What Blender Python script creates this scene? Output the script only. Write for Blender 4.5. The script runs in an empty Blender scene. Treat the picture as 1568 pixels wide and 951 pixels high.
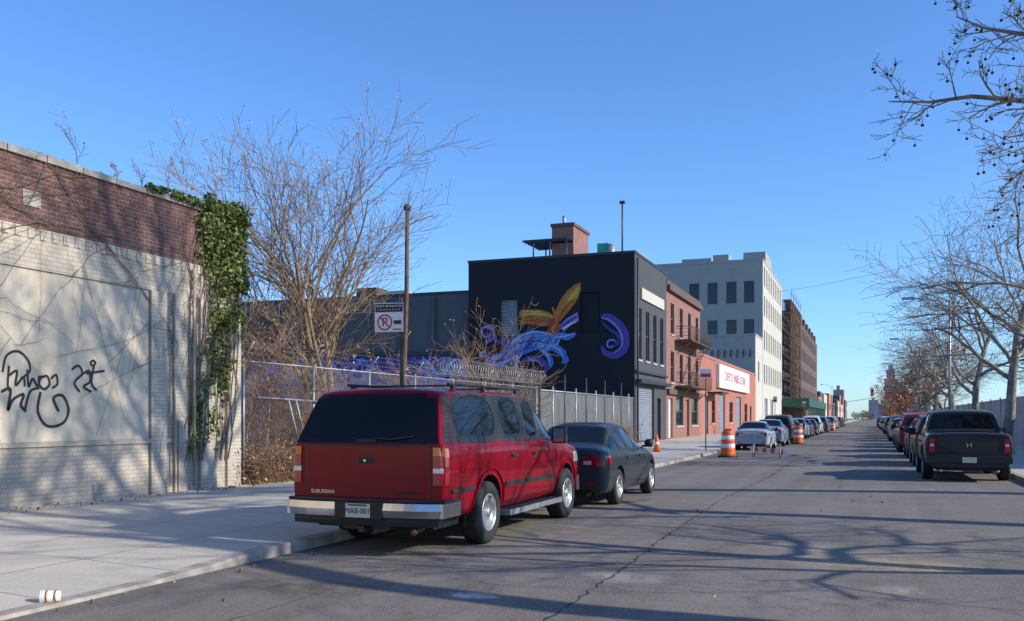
import bpy, bmesh, math, random
from mathutils import Vector, Matrix
from mathutils.bvhtree import BVHTree
R=random.Random(7)
SC=bpy.context.scene
F=1450.0; YAW=math.radians(20.63); S=math.sin(YAW); C=math.cos(YAW); HC=1.55
def wallpt(u,v,X=-12.6):
    a=(u-784)/F; D=X/(-S+a*C); return (D*(C+a*S), HC+(640-v)*D/F)
def southpt(u,v,Y):
    a=(u-784)/F; D=Y/(C+a*S); return (D*(-S+a*C), HC+(640-v)*D/F)
# ------------------------------------------------------------------ materials
def nt(name):
    m=bpy.data.materials.new(name); m.use_nodes=True
    n=m.node_tree.nodes; l=m.node_tree.links
    return m,n,l,n['Principled BSDF']
def c4(c): return (c[0],c[1],c[2],1)
def mixc(n,l,fac,a,b,mode='MIX'):
    x=n.new('ShaderNodeMix'); x.data_type='RGBA'; x.blend_type=mode
    for s,vv in ((x.inputs[0],fac),(x.inputs[6],a),(x.inputs[7],b)):
        if hasattr(vv,'links') : l.new(vv,s)
        elif isinstance(vv,(int,float)): s.default_value=vv
        else: s.default_value=c4(vv)
    return x.outputs[2]
def noise(n,l,vec,scale,detail=5,rough=.6):
    x=n.new('ShaderNodeTexNoise'); x.inputs['Scale'].default_value=scale; x.inputs['Detail'].default_value=detail
    x.inputs['Roughness'].default_value=rough
    if vec is not None: l.new(vec,x.inputs['Vector'])
    return x.outputs[0]
def ramp(n,l,v,a,b):
    x=n.new('ShaderNodeMapRange'); x.inputs[1].default_value=a; x.inputs[2].default_value=b
    l.new(v,x.inputs[0]); return x.outputs[0]
def bumpn(n,l,b,h,strength,dist=.02):
    x=n.new('ShaderNodeBump'); x.inputs['Strength'].default_value=strength; x.inputs['Distance'].default_value=dist
    l.new(h,x.inputs['Height']); l.new(x.outputs[0],b.inputs['Normal'])
def mth(n,l,op,a,b=None,cl=False):
    x=n.new('ShaderNodeMath'); x.operation=op; x.use_clamp=cl
    for i,vv in enumerate((a,b)):
        if vv is None: continue
        if isinstance(vv,(int,float)): x.inputs[i].default_value=vv
        else: l.new(vv,x.inputs[i])
    return x.outputs[0]
def M(name,col,rough=.7,metal=0,var=.18,scale=2.5,bump=.0,bscale=60,coat=0,col2=None,spec=.5):
    m,n,l,b=nt(name)
    tc=n.new('ShaderNodeTexCoord').outputs['Object']
    f=ramp(n,l,noise(n,l,tc,scale),.3,.7)
    lo=tuple(x*(1-var) for x in col); hi=tuple(min(1,x*(1+var)) for x in (col2 or col))
    l.new(mixc(n,l,f,lo,hi),b.inputs['Base Color'])
    b.inputs['Roughness'].default_value=rough; b.inputs['Metallic'].default_value=metal
    b.inputs['Coat Weight'].default_value=coat; b.inputs['Coat Roughness'].default_value=.04
    b.inputs['Specular IOR Level'].default_value=spec
    if bump: bumpn(n,l,b,noise(n,l,tc,bscale,4),bump)
    return m
def facecoords(n,l):
    g=n.new('ShaderNodeNewGeometry')
    sp=n.new('ShaderNodeSeparateXYZ'); l.new(g.outputs['Position'],sp.inputs[0])
    sn=n.new('ShaderNodeSeparateXYZ'); l.new(g.outputs['True Normal'],sn.inputs[0])
    k=mth(n,l,'GREATER_THAN',mth(n,l,'ABSOLUTE',sn.outputs[0]),.5)
    d=mth(n,l,'SUBTRACT',sp.outputs[1],sp.outputs[0])
    u=mth(n,l,'ADD',sp.outputs[0],mth(n,l,'MULTIPLY',d,k))
    cb=n.new('ShaderNodeCombineXYZ'); l.new(u,cb.inputs[0]); l.new(sp.outputs[2],cb.inputs[1])
    return cb.outputs[0],g.outputs['Position'],sp
def BR(name,c1,c2,mortar,bw=.215,bh=.075,var=.35,bump=.5,rough=.85,grime=(.05,.045,.04),gr=.3,ms=.012):
    m,n,l,b=nt(name); v,pos,sp=facecoords(n,l)
    t=n.new('ShaderNodeTexBrick'); l.new(v,t.inputs['Vector'])
    t.inputs['Scale'].default_value=1; t.inputs['Brick Width'].default_value=bw; t.inputs['Row Height'].default_value=bh
    t.inputs['Mortar Size'].default_value=ms; t.inputs['Mortar Smooth'].default_value=.3; t.inputs['Bias'].default_value=0
    t.inputs['Color1'].default_value=c4(c1); t.inputs['Color2'].default_value=c4(c2); t.inputs['Mortar'].default_value=c4(mortar)
    nn=ramp(n,l,noise(n,l,pos,.9,8,.7),.35,.7)
    col=mixc(n,l,mth(n,l,'MULTIPLY',nn,var),t.outputs[0],tuple(x*.5 for x in c1))
    g2=ramp(n,l,noise(n,l,pos,.35,6,.7),.52,.75)
    col=mixc(n,l,mth(n,l,'MULTIPLY',g2,gr),col,grime)
    l.new(col,b.inputs['Base Color']); b.inputs['Roughness'].default_value=rough
    h=mth(n,l,'ADD',mth(n,l,'MULTIPLY',t.outputs[1],-1),mth(n,l,'MULTIPLY',noise(n,l,pos,30,3),.3))
    bumpn(n,l,b,h,bump,.012)
    return m
def asphalt():
    m,n,l,b=nt('asphalt'); g=n.new('ShaderNodeNewGeometry').outputs['Position']
    big=ramp(n,l,noise(n,l,g,.22,7,.65),.35,.68)
    col=mixc(n,l,big,(.180,.153,.128),(.275,.234,.192))
    fine=ramp(n,l,noise(n,l,g,32,5,.85),.34,.66)
    col=mixc(n,l,.85,col,mixc(n,l,fine,(.30,.30,.30),(1.6,1.6,1.6)),'MULTIPLY')
    md=ramp(n,l,noise(n,l,g,.9,9,.8),.40,.62)
    col=mixc(n,l,mth(n,l,'MULTIPLY',md,.35),col,(.10,.088,.076))
    mid=ramp(n,l,noise(n,l,g,2.6,8,.8),.53,.70)
    col=mixc(n,l,mth(n,l,'MULTIPLY',mid,.5),col,(.085,.075,.066))
    st=ramp(n,l,noise(n,l,g,9,8,.85),.58,.66)
    col=mixc(n,l,mth(n,l,'MULTIPLY',st,.45),col,(.42,.36,.30))
    mp=n.new('ShaderNodeMapping'); mp.inputs['Scale'].default_value=(1.6,.05,1); l.new(g,mp.inputs[0])
    s2=ramp(n,l,noise(n,l,mp.outputs[0],1,4),.42,.62)
    col=mixc(n,l,mth(n,l,'MULTIPLY',s2,.30),col,(.31,.27,.23))
    vo=n.new('ShaderNodeTexVoronoi'); vo.feature='DISTANCE_TO_EDGE'; vo.inputs['Scale'].default_value=1.1
    dn=n.new('ShaderNodeTexNoise'); dn.inputs['Scale'].default_value=2.2; dn.inputs['Detail'].default_value=6; l.new(g,dn.inputs['Vector'])
    vm=n.new('ShaderNodeVectorMath'); vm.operation='ADD'; l.new(g,vm.inputs[0])
    vs_=n.new('ShaderNodeVectorMath'); vs_.operation='SCALE'; vs_.inputs['Scale'].default_value=.9; l.new(dn.outputs[1],vs_.inputs[0]); l.new(vs_.outputs[0],vm.inputs[1])
    l.new(vm.outputs[0],vo.inputs['Vector'])
    ck=mth(n,l,'SUBTRACT',1,mth(n,l,'MULTIPLY',vo.outputs[0],90),True)
    ck=mth(n,l,'MULTIPLY',ck,ramp(n,l,noise(n,l,g,.45,4,.6),.48,.60))
    col=mixc(n,l,mth(n,l,'MULTIPLY',ck,.65),col,(.05,.045,.04))
    sp=n.new('ShaderNodeSeparateXYZ'); l.new(g,sp.inputs[0])
    def blob(cx,cy,rx,ry,c,k,col,sc=3.5):
        dx=mth(n,l,'MULTIPLY',mth(n,l,'SUBTRACT',sp.outputs[0],cx),1/rx); dy=mth(n,l,'MULTIPLY',mth(n,l,'SUBTRACT',sp.outputs[1],cy),1/ry)
        d=mth(n,l,'ADD',mth(n,l,'MULTIPLY',dx,dx),mth(n,l,'MULTIPLY',dy,dy))
        f=mth(n,l,'SUBTRACT',1,d,True)
        f=mth(n,l,'MULTIPLY',f,ramp(n,l,noise(n,l,g,sc,8,.8),.40,.66),True)
        return mixc(n,l,mth(n,l,'MULTIPLY',f,k,True),col,c)
    col=blob(-.05,10.9,1.0,.9,(.46,.34,.21),1.1,col); col=blob(.6,10.7,.6,.5,(.50,.34,.17),1.5,col,6)
    col=blob(.25,9.2,.3,.3,(.48,.39,.28),1.1,col,6); col=blob(-.5,11.8,.9,.5,(.40,.33,.24),.8,col)
    col=blob(-3.25,7.6,.3,.16,(.58,.54,.50),2,col,6); col=blob(-2.2,9,.5,.35,(.42,.39,.36),1.1,col)
    col=blob(-4.9,7.4,.9,.5,(.07,.06,.05),1.2,col); col=blob(1.2,14,.8,.6,(.38,.30,.21),.6,col)
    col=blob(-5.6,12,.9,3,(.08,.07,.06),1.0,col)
    l.new(col,b.inputs['Base Color']); b.inputs['Roughness'].default_value=.88; b.inputs['Specular IOR Level'].default_value=.3
    h=mth(n,l,'ADD',noise(n,l,g,60,3),mth(n,l,'MULTIPLY',noise(n,l,g,3,5),.8))
    bumpn(n,l,b,h,.55,.014); return m
def concrete(name,c1,c2,bw,bh,tint=(.19,.165,.14)):
    m,n,l,b=nt(name); g=n.new('ShaderNodeNewGeometry').outputs['Position']
    t=n.new('ShaderNodeTexBrick'); l.new(g,t.inputs['Vector']); t.offset=0
    t.inputs['Scale'].default_value=1; t.inputs['Brick Width'].default_value=bw; t.inputs['Row Height'].default_value=bh
    t.inputs['Mortar Size'].default_value=.010; t.inputs['Mortar Smooth'].default_value=.2
    t.inputs['Color1'].default_value=c4(c1); t.inputs['Color2'].default_value=c4(c2); t.inputs['Mortar'].default_value=c4(tint)
    col=t.outputs[0]
    a=ramp(n,l,noise(n,l,g,.7,8,.7),.35,.7); col=mixc(n,l,mth(n,l,'MULTIPLY',a,.35),col,tuple(x*.6 for x in c1))
    a=ramp(n,l,noise(n,l,g,7,7,.8),.58,.72); col=mixc(n,l,mth(n,l,'MULTIPLY',a,.45),col,(.20,.175,.145))
    a=ramp(n,l,noise(n,l,g,50,3,.8),.3,.7); col=mixc(n,l,.5,col,mixc(n,l,a,(.55,.55,.55),(1.3,1.3,1.3)),'MULTIPLY')
    l.new(col,b.inputs['Base Color']); b.inputs['Roughness'].default_value=.9; b.inputs['Specular IOR Level'].default_value=.3
    bumpn(n,l,b,mth(n,l,'ADD',mth(n,l,'MULTIPLY',t.outputs[1],-1),mth(n,l,'MULTIPLY',noise(n,l,g,50,3),.35)),.45,.01)
    return m
def stucco(name,c,stain):
    m,n,l,b=nt(name); g=n.new('ShaderNodeNewGeometry').outputs['Position']
    a=ramp(n,l,noise(n,l,g,.8,8,.7),.3,.7); col=mixc(n,l,a,tuple(x*.78 for x in c),c)
    mp=n.new('ShaderNodeMapping'); mp.inputs['Scale'].default_value=(3,3,.25); l.new(g,mp.inputs[0])
    s=ramp(n,l,noise(n,l,mp.outputs[0],1.5,6,.7),.5,.75); col=mixc(n,l,mth(n,l,'MULTIPLY',s,.55),col,stain)
    a=ramp(n,l,noise(n,l,g,5,8,.8),.60,.72); col=mixc(n,l,mth(n,l,'MULTIPLY',a,.45),col,stain)
    l.new(col,b.inputs['Base Color']); b.inputs['Roughness'].default_value=.9
    bumpn(n,l,b,noise(n,l,g,14,7,.7),.35,.02); return m
def paint():
    m,n,l,b=nt('car_paint'); oi=n.new('ShaderNodeObjectInfo'); tc=n.new('ShaderNodeTexCoord').outputs['Object']
    d=ramp(n,l,noise(n,l,tc,2.5,6,.7),.35,.75)
    sp=n.new('ShaderNodeSeparateXYZ'); l.new(tc,sp.inputs[0])
    low=mth(n,l,'SUBTRACT',1,mth(n,l,'MULTIPLY',sp.outputs[2],1.8),True)
    dust=mth(n,l,'ADD',mth(n,l,'MULTIPLY',d,.004),mth(n,l,'MULTIPLY',low,.10))
    l.new(mixc(n,l,dust,oi.outputs['Color'],(.10,.085,.07)),b.inputs['Base Color'])
    b.inputs['Metallic'].default_value=.0; b.inputs['Specular IOR Level'].default_value=.06
    r=mth(n,l,'ADD',.30,mth(n,l,'MULTIPLY',dust,.9)); l.new(r,b.inputs['Roughness'])
    b.inputs['Coat Weight'].default_value=.42; b.inputs['Coat Roughness'].default_value=.025; b.inputs['Coat IOR'].default_value=1.42; return m
MAT=dict(
 asphalt=asphalt(), walk=concrete('sidewalk_concrete',(.62,.55,.455),(.56,.50,.41),1.5,1.5),
 kerb=M('kerb_concrete',(.36,.315,.265),.9,var=.35,scale=4,bump=.4), dirt=M('dirt',(.17,.125,.085),.95,var=.4,scale=1.2,bump=.6,bscale=12),
 rbrick=BR('old_red_brick',(.22,.080,.058),(.15,.06,.048),(.22,.18,.15),gr=.55),
 pbrick=BR('painted_brick',(.58,.50,.39),(.52,.45,.35),(.44,.37,.28),var=.3,gr=.4,grime=(.26,.20,.15),bump=.4),
 stucco=stucco('stucco',(.66,.56,.42),(.38,.31,.22)),
 stone=M('coping_stone',(.36,.32,.27),.9,var=.35,scale=3,bump=.5),
 black=BR('black_painted_brick',(.010,.011,.016),(.013,.014,.02),(.008,.008,.011),bump=.35,gr=.2,grime=(.03,.03,.035),rough=.8),
 dgray=BR('dark_gray_brick',(.075,.078,.085),(.085,.088,.095),(.05,.05,.055),bump=.3,gr=.3),
 redb=BR('red_brick',(.36,.13,.085),(.28,.10,.07),(.30,.24,.2),gr=.3),
 salmon=BR('salmon_brick',(.50,.18,.12),(.46,.16,.11),(.38,.17,.12),gr=.25,bump=.3),
 grayp=BR('gray_painted_brick',(.40,.40,.35),(.42,.42,.37),(.34,.34,.30),gr=.15,bump=.2,var=.1),
 cream=BR('cream_brick',(.62,.58,.48),(.58,.54,.45),(.47,.43,.36),gr=.15,bump=.2,var=.1),
 brown=BR('brown_brick',(.16,.095,.075),(.13,.08,.065),(.13,.1,.09),gr=.3),
 blueg=stucco('blue_gray_render',(.12,.125,.135),(.07,.072,.075)),
 roof=M('roofing',(.10,.10,.10),.9), metal=M('galvanised_steel',(.36,.36,.36),.5,.6,var=.15),
 razor=M('razor_wire',(.55,.55,.54),.4,.4),
 dmetal=M('dark_steel',(.045,.045,.05),.5,.4), rust=M('rusty_steel',(.13,.08,.05),.8,.2,var=.4,scale=6),
 glassb=M('window_glass',(.02,.028,.035),.06,var=.3,scale=.4,spec=.5), frame=M('window_frame',(.10,.10,.10),.5),
 white=M('white_paint',(.72,.72,.70),.55,var=.08), sill=M('sill_stone',(.42,.40,.37),.85),
 pconduit=M('painted_conduit',(.36,.30,.23),.8,var=.3,scale=4),
 bark=M('gray_bark',(.27,.19,.12),.95,var=.3,scale=5), pbark=M('plane_bark',(.15,.12,.085),.9,var=.35,scale=3,col2=(.28,.235,.18)),
 vine=M('vine_stem',(.16,.11,.08),.9,var=.3), bramb=M('bramble_stem',(.33,.20,.12),.9,var=.35),
 ivy=M('ivy_leaf',(.065,.10,.022),.55,var=.55,scale=9,col2=(.14,.17,.035)), dleaf=M('dry_leaf',(.55,.33,.12),.8,var=.4,scale=8),
 rleaf=M('russet_leaf',(.24,.12,.06),.85,var=.45,scale=6), oleaf=M('orange_leaf',(.45,.13,.03),.8,var=.45,scale=4),
 fence=M('chain_link_wire',(.28,.28,.28),.5,.5), privacy=M('privacy_slats',(.15,.16,.15),.7,var=.2,scale=1.5),
 tar=M('crack_sealant',(.04,.037,.033),.85,var=.3), spray=M('spray_paint',(.018,.018,.018),.6),
 blue1=M('mural_blue',(.08,.21,.56),.7,var=.2,scale=1.5), blue2=M('mural_light_blue',(.35,.52,.82),.7), blue3=M('mural_deep_blue',(.025,.05,.26),.7),
 or1=M('mural_orange',(.60,.15,.02),.7), ye=M('mural_yellow',(.68,.44,.05),.7), gr1=M('mural_green',(.26,.28,.04),.7), re=M('mural_red',(.42,.05,.02),.7),
 pu=M('mural_purple',(.09,.055,.30),.7), pu2=M('mural_lilac',(.30,.22,.55),.7),
 orange=M('safety_orange',(.80,.14,.02),.5,var=.1), refl=M('reflective_white',(.8,.8,.78),.35), rubber=M('black_plastic',(.018,.018,.02),.6),
 tyre=M('tyre_rubber',(.022,.021,.021),.85,var=.3), alloy=M('alloy',(.52,.52,.51),.36,.7,var=.05), chrome=M('chrome',(.55,.54,.53),.18,.95,var=.15),
 cglass=M('car_glass',(.006,.006,.007),.03,var=.1,spec=.35), redl=M('red_lens',(.40,.008,.01),.12,coat=.6,var=.15,scale=30), ambl=M('amber_lens',(.65,.17,.02),.15,coat=.6),
 clearl=M('clear_lens',(.6,.6,.62),.1,.2,coat=1), plate=M('number_plate',(.62,.60,.45),.4,var=.08), plateb=M('plate_ink',(.02,.03,.08),.5),
 paint=paint(), signr=M('sign_red',(.6,.02,.03),.5), green=M('green_paint',(.02,.09,.055),.7), vent=M('vent_green',(.05,.4,.25),.6),
 postm=M('post_steel',(.055,.06,.05),.75,.1,var=.4,scale=5), bwall=M('concrete_wall',(.46,.43,.39),.9,var=.25,scale=.6),
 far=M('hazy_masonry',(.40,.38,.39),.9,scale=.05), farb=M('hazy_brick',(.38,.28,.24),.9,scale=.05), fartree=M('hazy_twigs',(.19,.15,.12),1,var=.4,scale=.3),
 seed=M('seed_ball',(.05,.03,.02),.9), paper=M('paper_cup',(.75,.70,.60),.6), cupb=M('cup_brown',(.38,.19,.09),.6), rubble=M('rubble',(.28,.2,.16),.9,var=.5,scale=4,bump=.5),
)
# ------------------------------------------------------------------ mesh builder
class MB:
    def __init__(s): s.v=[]; s.f=[]; s.m=[]; s.sm=[]; s.mats=[]
    def mi(s,k):
        if k not in s.mats: s.mats.append(k)
        return s.mats.index(k)
    def add(s,vs,fs,mat,smooth=False):
        b=len(s.v); s.v.extend([tuple(x) for x in vs]); i=s.mi(mat)
        for f in fs: s.f.append([b+k for k in f]); s.m.append(i); s.sm.append(smooth)
    def box(s,a,b,mat):
        x0,x1=sorted((a[0],b[0])); y0,y1=sorted((a[1],b[1])); z0,z1=sorted((a[2],b[2]))
        s.add([(x0,y0,z0),(x1,y0,z0),(x1,y1,z0),(x0,y1,z0),(x0,y0,z1),(x1,y0,z1),(x1,y1,z1),(x0,y1,z1)],
              [(0,3,2,1),(4,5,6,7),(0,1,5,4),(1,2,6,5),(2,3,7,6),(3,0,4,7)],mat)
    def tube(s,pts,rs,k,mat,smooth=True,cap=True):
        pts=[Vector(p) for p in pts]; n=len(pts); vs=[]
        d=(pts[1]-pts[0]).normalized(); a=Vector((0,0,1)) if abs(d.z)<.9 else Vector((1,0,0))
        e1=d.cross(a).normalized()
        for i in range(n):
            dd=(pts[min(i+1,n-1)]-pts[max(i-1,0)])
            if dd.length<1e-6: dd=d
            dd.normalize(); e1=(e1-dd*e1.dot(dd)).normalized(); e2=dd.cross(e1)
            r=rs[i] if isinstance(rs,(list,tuple)) else rs
            for j in range(k):
                t=2*math.pi*j/k; vs.append(pts[i]+e1*(math.cos(t)*r)+e2*(math.sin(t)*r))
        fs=[(i*k+j,i*k+(j+1)%k,(i+1)*k+(j+1)%k,(i+1)*k+j) for i in range(n-1) for j in range(k)]
        if cap and k>3: fs.append(tuple(range(k-1,-1,-1))); fs.append(tuple((n-1)*k+j for j in range(k)))
        s.add(vs,fs,mat,smooth)
    def lathe(s,prof,n,mat,axis='z',c=(0,0,0),smooth=True):
        vs=[]
        for (h,r) in prof:
            for j in range(n):
                t=2*math.pi*j/n; a,b=r*math.cos(t),r*math.sin(t)
                p=(a,b,h) if axis=='z' else ((h,a,b) if axis=='x' else (a,h,b))
                vs.append((p[0]+c[0],p[1]+c[1],p[2]+c[2]))
        fs=[(i*n+j,i*n+(j+1)%n,(i+1)*n+(j+1)%n,(i+1)*n+j) for i in range(len(prof)-1) for j in range(n)]
        fs.append(tuple(range(n-1,-1,-1))); fs.append(tuple((len(prof)-1)*n+j for j in range(n)))
        s.add(vs,fs,mat,smooth)
    def quad(s,a,b,c,d,mat): s.add([a,b,c,d],[(0,1,2,3)],mat)
    def obj(s,name,parent=None,local=False,bevel=0):
        me=bpy.data.meshes.new(name)
        o=(0,0,0)
        if parent is None and not local:
            xs=[p[0] for p in s.v]; ys=[p[1] for p in s.v]; zs=[p[2] for p in s.v]
            o=((min(xs)+max(xs))/2,(min(ys)+max(ys))/2,min(zs))
        me.from_pydata([(p[0]-o[0],p[1]-o[1],p[2]-o[2]) for p in s.v],[],s.f)
        for k in s.mats: me.materials.append(MAT[k])
        me.polygons.foreach_set('material_index',s.m); me.polygons.foreach_set('use_smooth',s.sm); me.update()
        ob=bpy.data.objects.new(name,me); SC.collection.objects.link(ob); ob.location=o
        if parent: ob.parent=parent
        if bevel:
            md=ob.modifiers.new('b','BEVEL'); md.width=bevel; md.segments=2; md.limit_method='ANGLE'
        return ob
def empty(name,loc=(0,0,0)):
    e=bpy.data.objects.new(name,None); e.location=loc; e.empty_display_size=.3; SC.collection.objects.link(e); return e
def text(st,size,loc,rot,mat,parent,name='lettering',ext=.002):
    cu=bpy.data.curves.new(name,'FONT'); cu.body=st; cu.size=size; cu.extrude=ext; cu.align_x='CENTER'; cu.align_y='CENTER'
    t=bpy.data.objects.new(name+'_c',cu); SC.collection.objects.link(t); bpy.context.view_layer.update()
    me=bpy.data.meshes.new_from_object(t.evaluated_get(bpy.context.evaluated_depsgraph_get()))
    bpy.data.objects.remove(t); me.materials.clear(); me.materials.append(MAT[mat])
    o=bpy.data.objects.new(name,me); o.location=loc; o.rotation_euler=rot; SC.collection.objects.link(o)
    if parent: o.parent=parent
    return o
# ------------------------------------------------------------------ ground
g=MB(); g.quad((-1500,-300,-.03),(1500,-300,-.03),(1500,2600,-.03),(-1500,2600,-.03),'dirt'); g.obj('ground',local=True)
CX=-6.2; RX=3.45
g=MB(); g.quad((CX-.1,-90,0),(RX+.1,-90,0),(RX+.1,900,0),(CX-.1,900,0),'asphalt'); g.obj('road',local=True)
def kz(y): return .035 if y<7.0 else (.12 if y>9 else .035+(y-7)/2*.085)
ys=[-90,0,6,7,7.5,8,8.5,9,12,30,900]
g=MB(); k=MB()
for a,b in zip(ys[:-1],ys[1:]):
    za,zb=kz(a),kz(b)
    g.quad((-7.7,a,.12),(CX-.16,a,za),(CX-.16,b,zb),(-7.7,b,.12),'walk')
    g.quad((-12.62,a,.12),(-7.7,a,.12),(-7.7,b,.12),(-12.62,b,.12),'walk')
    k.add([(CX-.16,a,-.02),(CX,a,-.02),(CX-.015,a,za-.003),(CX-.16,a,za+.004),(CX-.16,b,-.02),(CX,b,-.02),(CX-.015,b,zb-.003),(CX-.16,b,zb+.004)],
       [(1,5,6,2),(2,6,7,3),(0,1,2,3),(5,4,7,6)],'kerb')
g.obj('sidewalk',local=True); k.obj('kerb',local=True)
g=MB(); g.box((RX+.16,-90,-.02),(7.6,900,.12),'walk'); g.obj('sidewalk',local=True)
g=MB(); g.box((RX,-90,-.02),(RX+.157,900,.124),'kerb'); g.obj('kerb',local=True)
g=MB(); g.quad((-60,17,.10),(-12.62,17,.10),(-12.62,53.5,.10),(-60,53.5,.10),'dirt'); g.obj('vacant_lot_ground',local=True)
def crack(mb,pts,w,rnd,z=.004):
    P=[]
    for (a,b) in zip(pts[:-1],pts[1:]):
        a=Vector(a);b=Vector(b); n=max(2,int((b-a).length/.12))
        for i in range(n):
            p=a.lerp(b,i/n); P.append((p.x+rnd.uniform(-.03,.03),p.y))
    vs=[];
    for i,p in enumerate(P):
        q=P[min(i+1,len(P)-1)]; o=P[max(i-1,0)]; d=Vector((q[0]-o[0],q[1]-o[1])).normalized(); ww=w*rnd.uniform(.2,1.2)
        vs+= [(p[0]-d.y*ww,p[1]+d.x*ww,z),(p[0]+d.y*ww,p[1]-d.x*ww,z)]
    mb.add(vs,[(2*i,2*i+1,2*i+3,2*i+2) for i in range(len(P)-1)],'tar')
g=MB()
crack(g,[(-2.0,2),(-2.3,6),(-2.35,9),(-2.5,13),(-2.6,18),(-2.45,26),(-2.6,45),(-2.5,80)],.013,R)
crack(g,[(-2.35,9.5),(-1.9,10.4),(-1.6,11.7)],.006,R)
crack(g,[(-4.6,5),(-4.5,9)],.005,R)
crack(g,[(-2.4,16),(-.5,16.4),(1.2,16.1)],.006,R)
for y in (24,36): crack(g,[(-4.5,y),(-1,y+.3),(1.5,y)],.008,R)
g.obj('road_crack',local=True)
# ------------------------------------------------------------------ facade helper
def facade(mb,o,ud,nrm,W,H,ops,mat,depth=.18):
    o=Vector(o);ud=Vector(ud);nrm=Vector(nrm);up=Vector((0,0,1))
    P=lambda u,z,d=0: o+ud*u+up*z+nrm*d
    us=sorted(set([0,W]+[q for p in ops for q in (p[0],p[2])])); zs=sorted(set([0,H]+[q for p in ops for q in (p[1],p[3])]))
    for a,b in zip(us[:-1],us[1:]):
        for c,d in zip(zs[:-1],zs[1:]):
            mu,mz=(a+b)/2,(c+d)/2
            if any(p[0]<mu<p[2] and p[1]<mz<p[3] for p in ops): continue
            mb.quad(P(a,c),P(b,c),P(b,d),P(a,d),mat)
    def bx(u0,z0,u1,z1,d0,d1,m):
        A=P(u0,z0,d0);B=P(u1,z1,d1); mb.box(A,B,m)
    for p in ops:
        u0,z0,u1,z1=p[:4]; st=p[4] if len(p)>4 else 'win'
        for A,B in (((u0,z0),(u1,z0)),((u1,z0),(u1,z1)),((u1,z1),(u0,z1)),((u0,z1),(u0,z0))):
            mb.quad(P(A[0],A[1],-depth),P(B[0],B[1],-depth),P(*B),P(*A),mat)
        if st=='win':
            mb.quad(P(u0,z0,-depth+.03),P(u1,z0,-depth+.03),P(u1,z1,-depth+.03),P(u0,z1,-depth+.03),'glassb')
            t=.07
            for q in ((u0,z0,u0+t,z1),(u1-t,z0,u1,z1),(u0+t,z0,u1-t,z0+t),(u0+t,z1-t,u1-t,z1),(u0+t,(z0+z1)/2-t/2,u1-t,(z0+z1)/2+t/2)):
                bx(q[0]+.002,q[1]+.002,q[2]-.002,q[3]-.002,-depth+.035,-depth+.09,'frame')
            bx(u0-.08,z0-.12,u1+.08,z0-.003,-.05,.06,'sill')
        elif st=='shutter':
            n=max(2,int((z1-z0)/.12)); dz=(z1-z0)/n
            for i in range(n):
                a=z0+i*dz; mb.quad(P(u0,a,-depth+.06),P(u1,a,-depth+.06),P(u1,a+dz*.85,-depth+.02),P(u0,a+dz*.85,-depth+.02),p[5] if len(p)>5 else 'metal')
                mb.quad(P(u0,a+dz*.85,-depth+.02),P(u1,a+dz*.85,-depth+.02),P(u1,a+dz,-depth+.06),P(u0,a+dz,-depth+.06),'dmetal')
        else:
            mb.quad(P(u0,z0,-depth+.02),P(u1,z0,-depth+.02),P(u1,z1,-depth+.02),P(u0,z1,-depth+.02),p[5] if len(p)>5 else 'dmetal')
def bldg(mb,x0,x1,y0,y1,z0,z1,me,ms,eops=(),sops=(),cop='stone',coph=.18,parapet=.5):
    facade(mb,(x1,y0,z0),(0,1,0),(1,0,0),y1-y0,z1-z0,list(eops),me)
    facade(mb,(x0,y0,z0),(1,0,0),(0,-1,0),x1-x0,z1-z0,list(sops),ms)
    mb.quad((x0,y1,z0),(x0,y0,z0),(x0,y0,z1),(x0,y1,z1),ms); mb.quad((x1,y1,z0),(x0,y1,z0),(x0,y1,z1),(x1,y1,z1),ms)
    zr=z1-parapet; mb.quad((x0,y0,zr),(x1,y0,zr),(x1,y1,zr),(x0,y1,zr),'roof')
    t=.3;e=.04
    mb.box((x0-e,y0-e,z1+.002),(x1+e,y0+t,z1+coph),cop); mb.box((x1-t,y0+t+.002,z1+.002),(x1+e,y1+e,z1+coph),cop)
    mb.box((x0-e,y0+t+.002,z1+.002),(x0+t,y1+e,z1+coph),cop); mb.box((x0+t+.002,y1-t,z1+.002),(x1-t-.002,y1+e,z1+coph),cop)
    for A,B in (((x0+t,y0+t),(x1-t,y0+t)),((x1-t,y0+t),(x1-t,y1-t)),((x1-t,y1-t),(x0+t,y1-t)),((x0+t,y1-t),(x0+t,y0+t))):
        mb.quad((B[0],B[1],zr),(A[0],A[1],zr),(A[0],A[1],z1),(B[0],B[1],z1),ms)
# ------------------------------------------------------------------ left wall (warehouse)
X0=-12.6; YE=16.9
w=MB()
w.box((-26,-30,.0),(X0-.06,YE-.06,5.72),'rbrick')
w.box((X0-.058,-30,4.62),(X0,YE,5.72),'rbrick')
w.box((X0-.058,-30,3.95),(X0+.015,YE-.0,4.617),'pbrick')
w.box((X0-.058,-30,.1),(X0-.02,YE,3.947),'pbrick')
y=4.0
while y<YE-.2:
    w.box((X0+.0155,y,4.44),(X0+.035,y+.12,4.60),'pbrick'); y+=.24
w.box((X0-.018,-30,1.16),(X0+.022,14.15,3.9),'stucco')
w.box((X0-.018,-30,1.08),(X0+.045,YE,1.155),'pbrick')
w.box((X0-.018,-30,.1),(X0+.012,14.15,1.077),'pbrick')
for a,b in ((14.2,14.62),(14.85,15.2),(15.6,16.1),(16.45,16.9)): w.box((X0-.0185,a,.11),(X0+.05,b,3.94),'pbrick')
for y in (-2,2.8,6.6,10.4): w.box((X0+.0225,y,1.17),(X0+.05,y+.42,3.9),'stucco')
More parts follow.
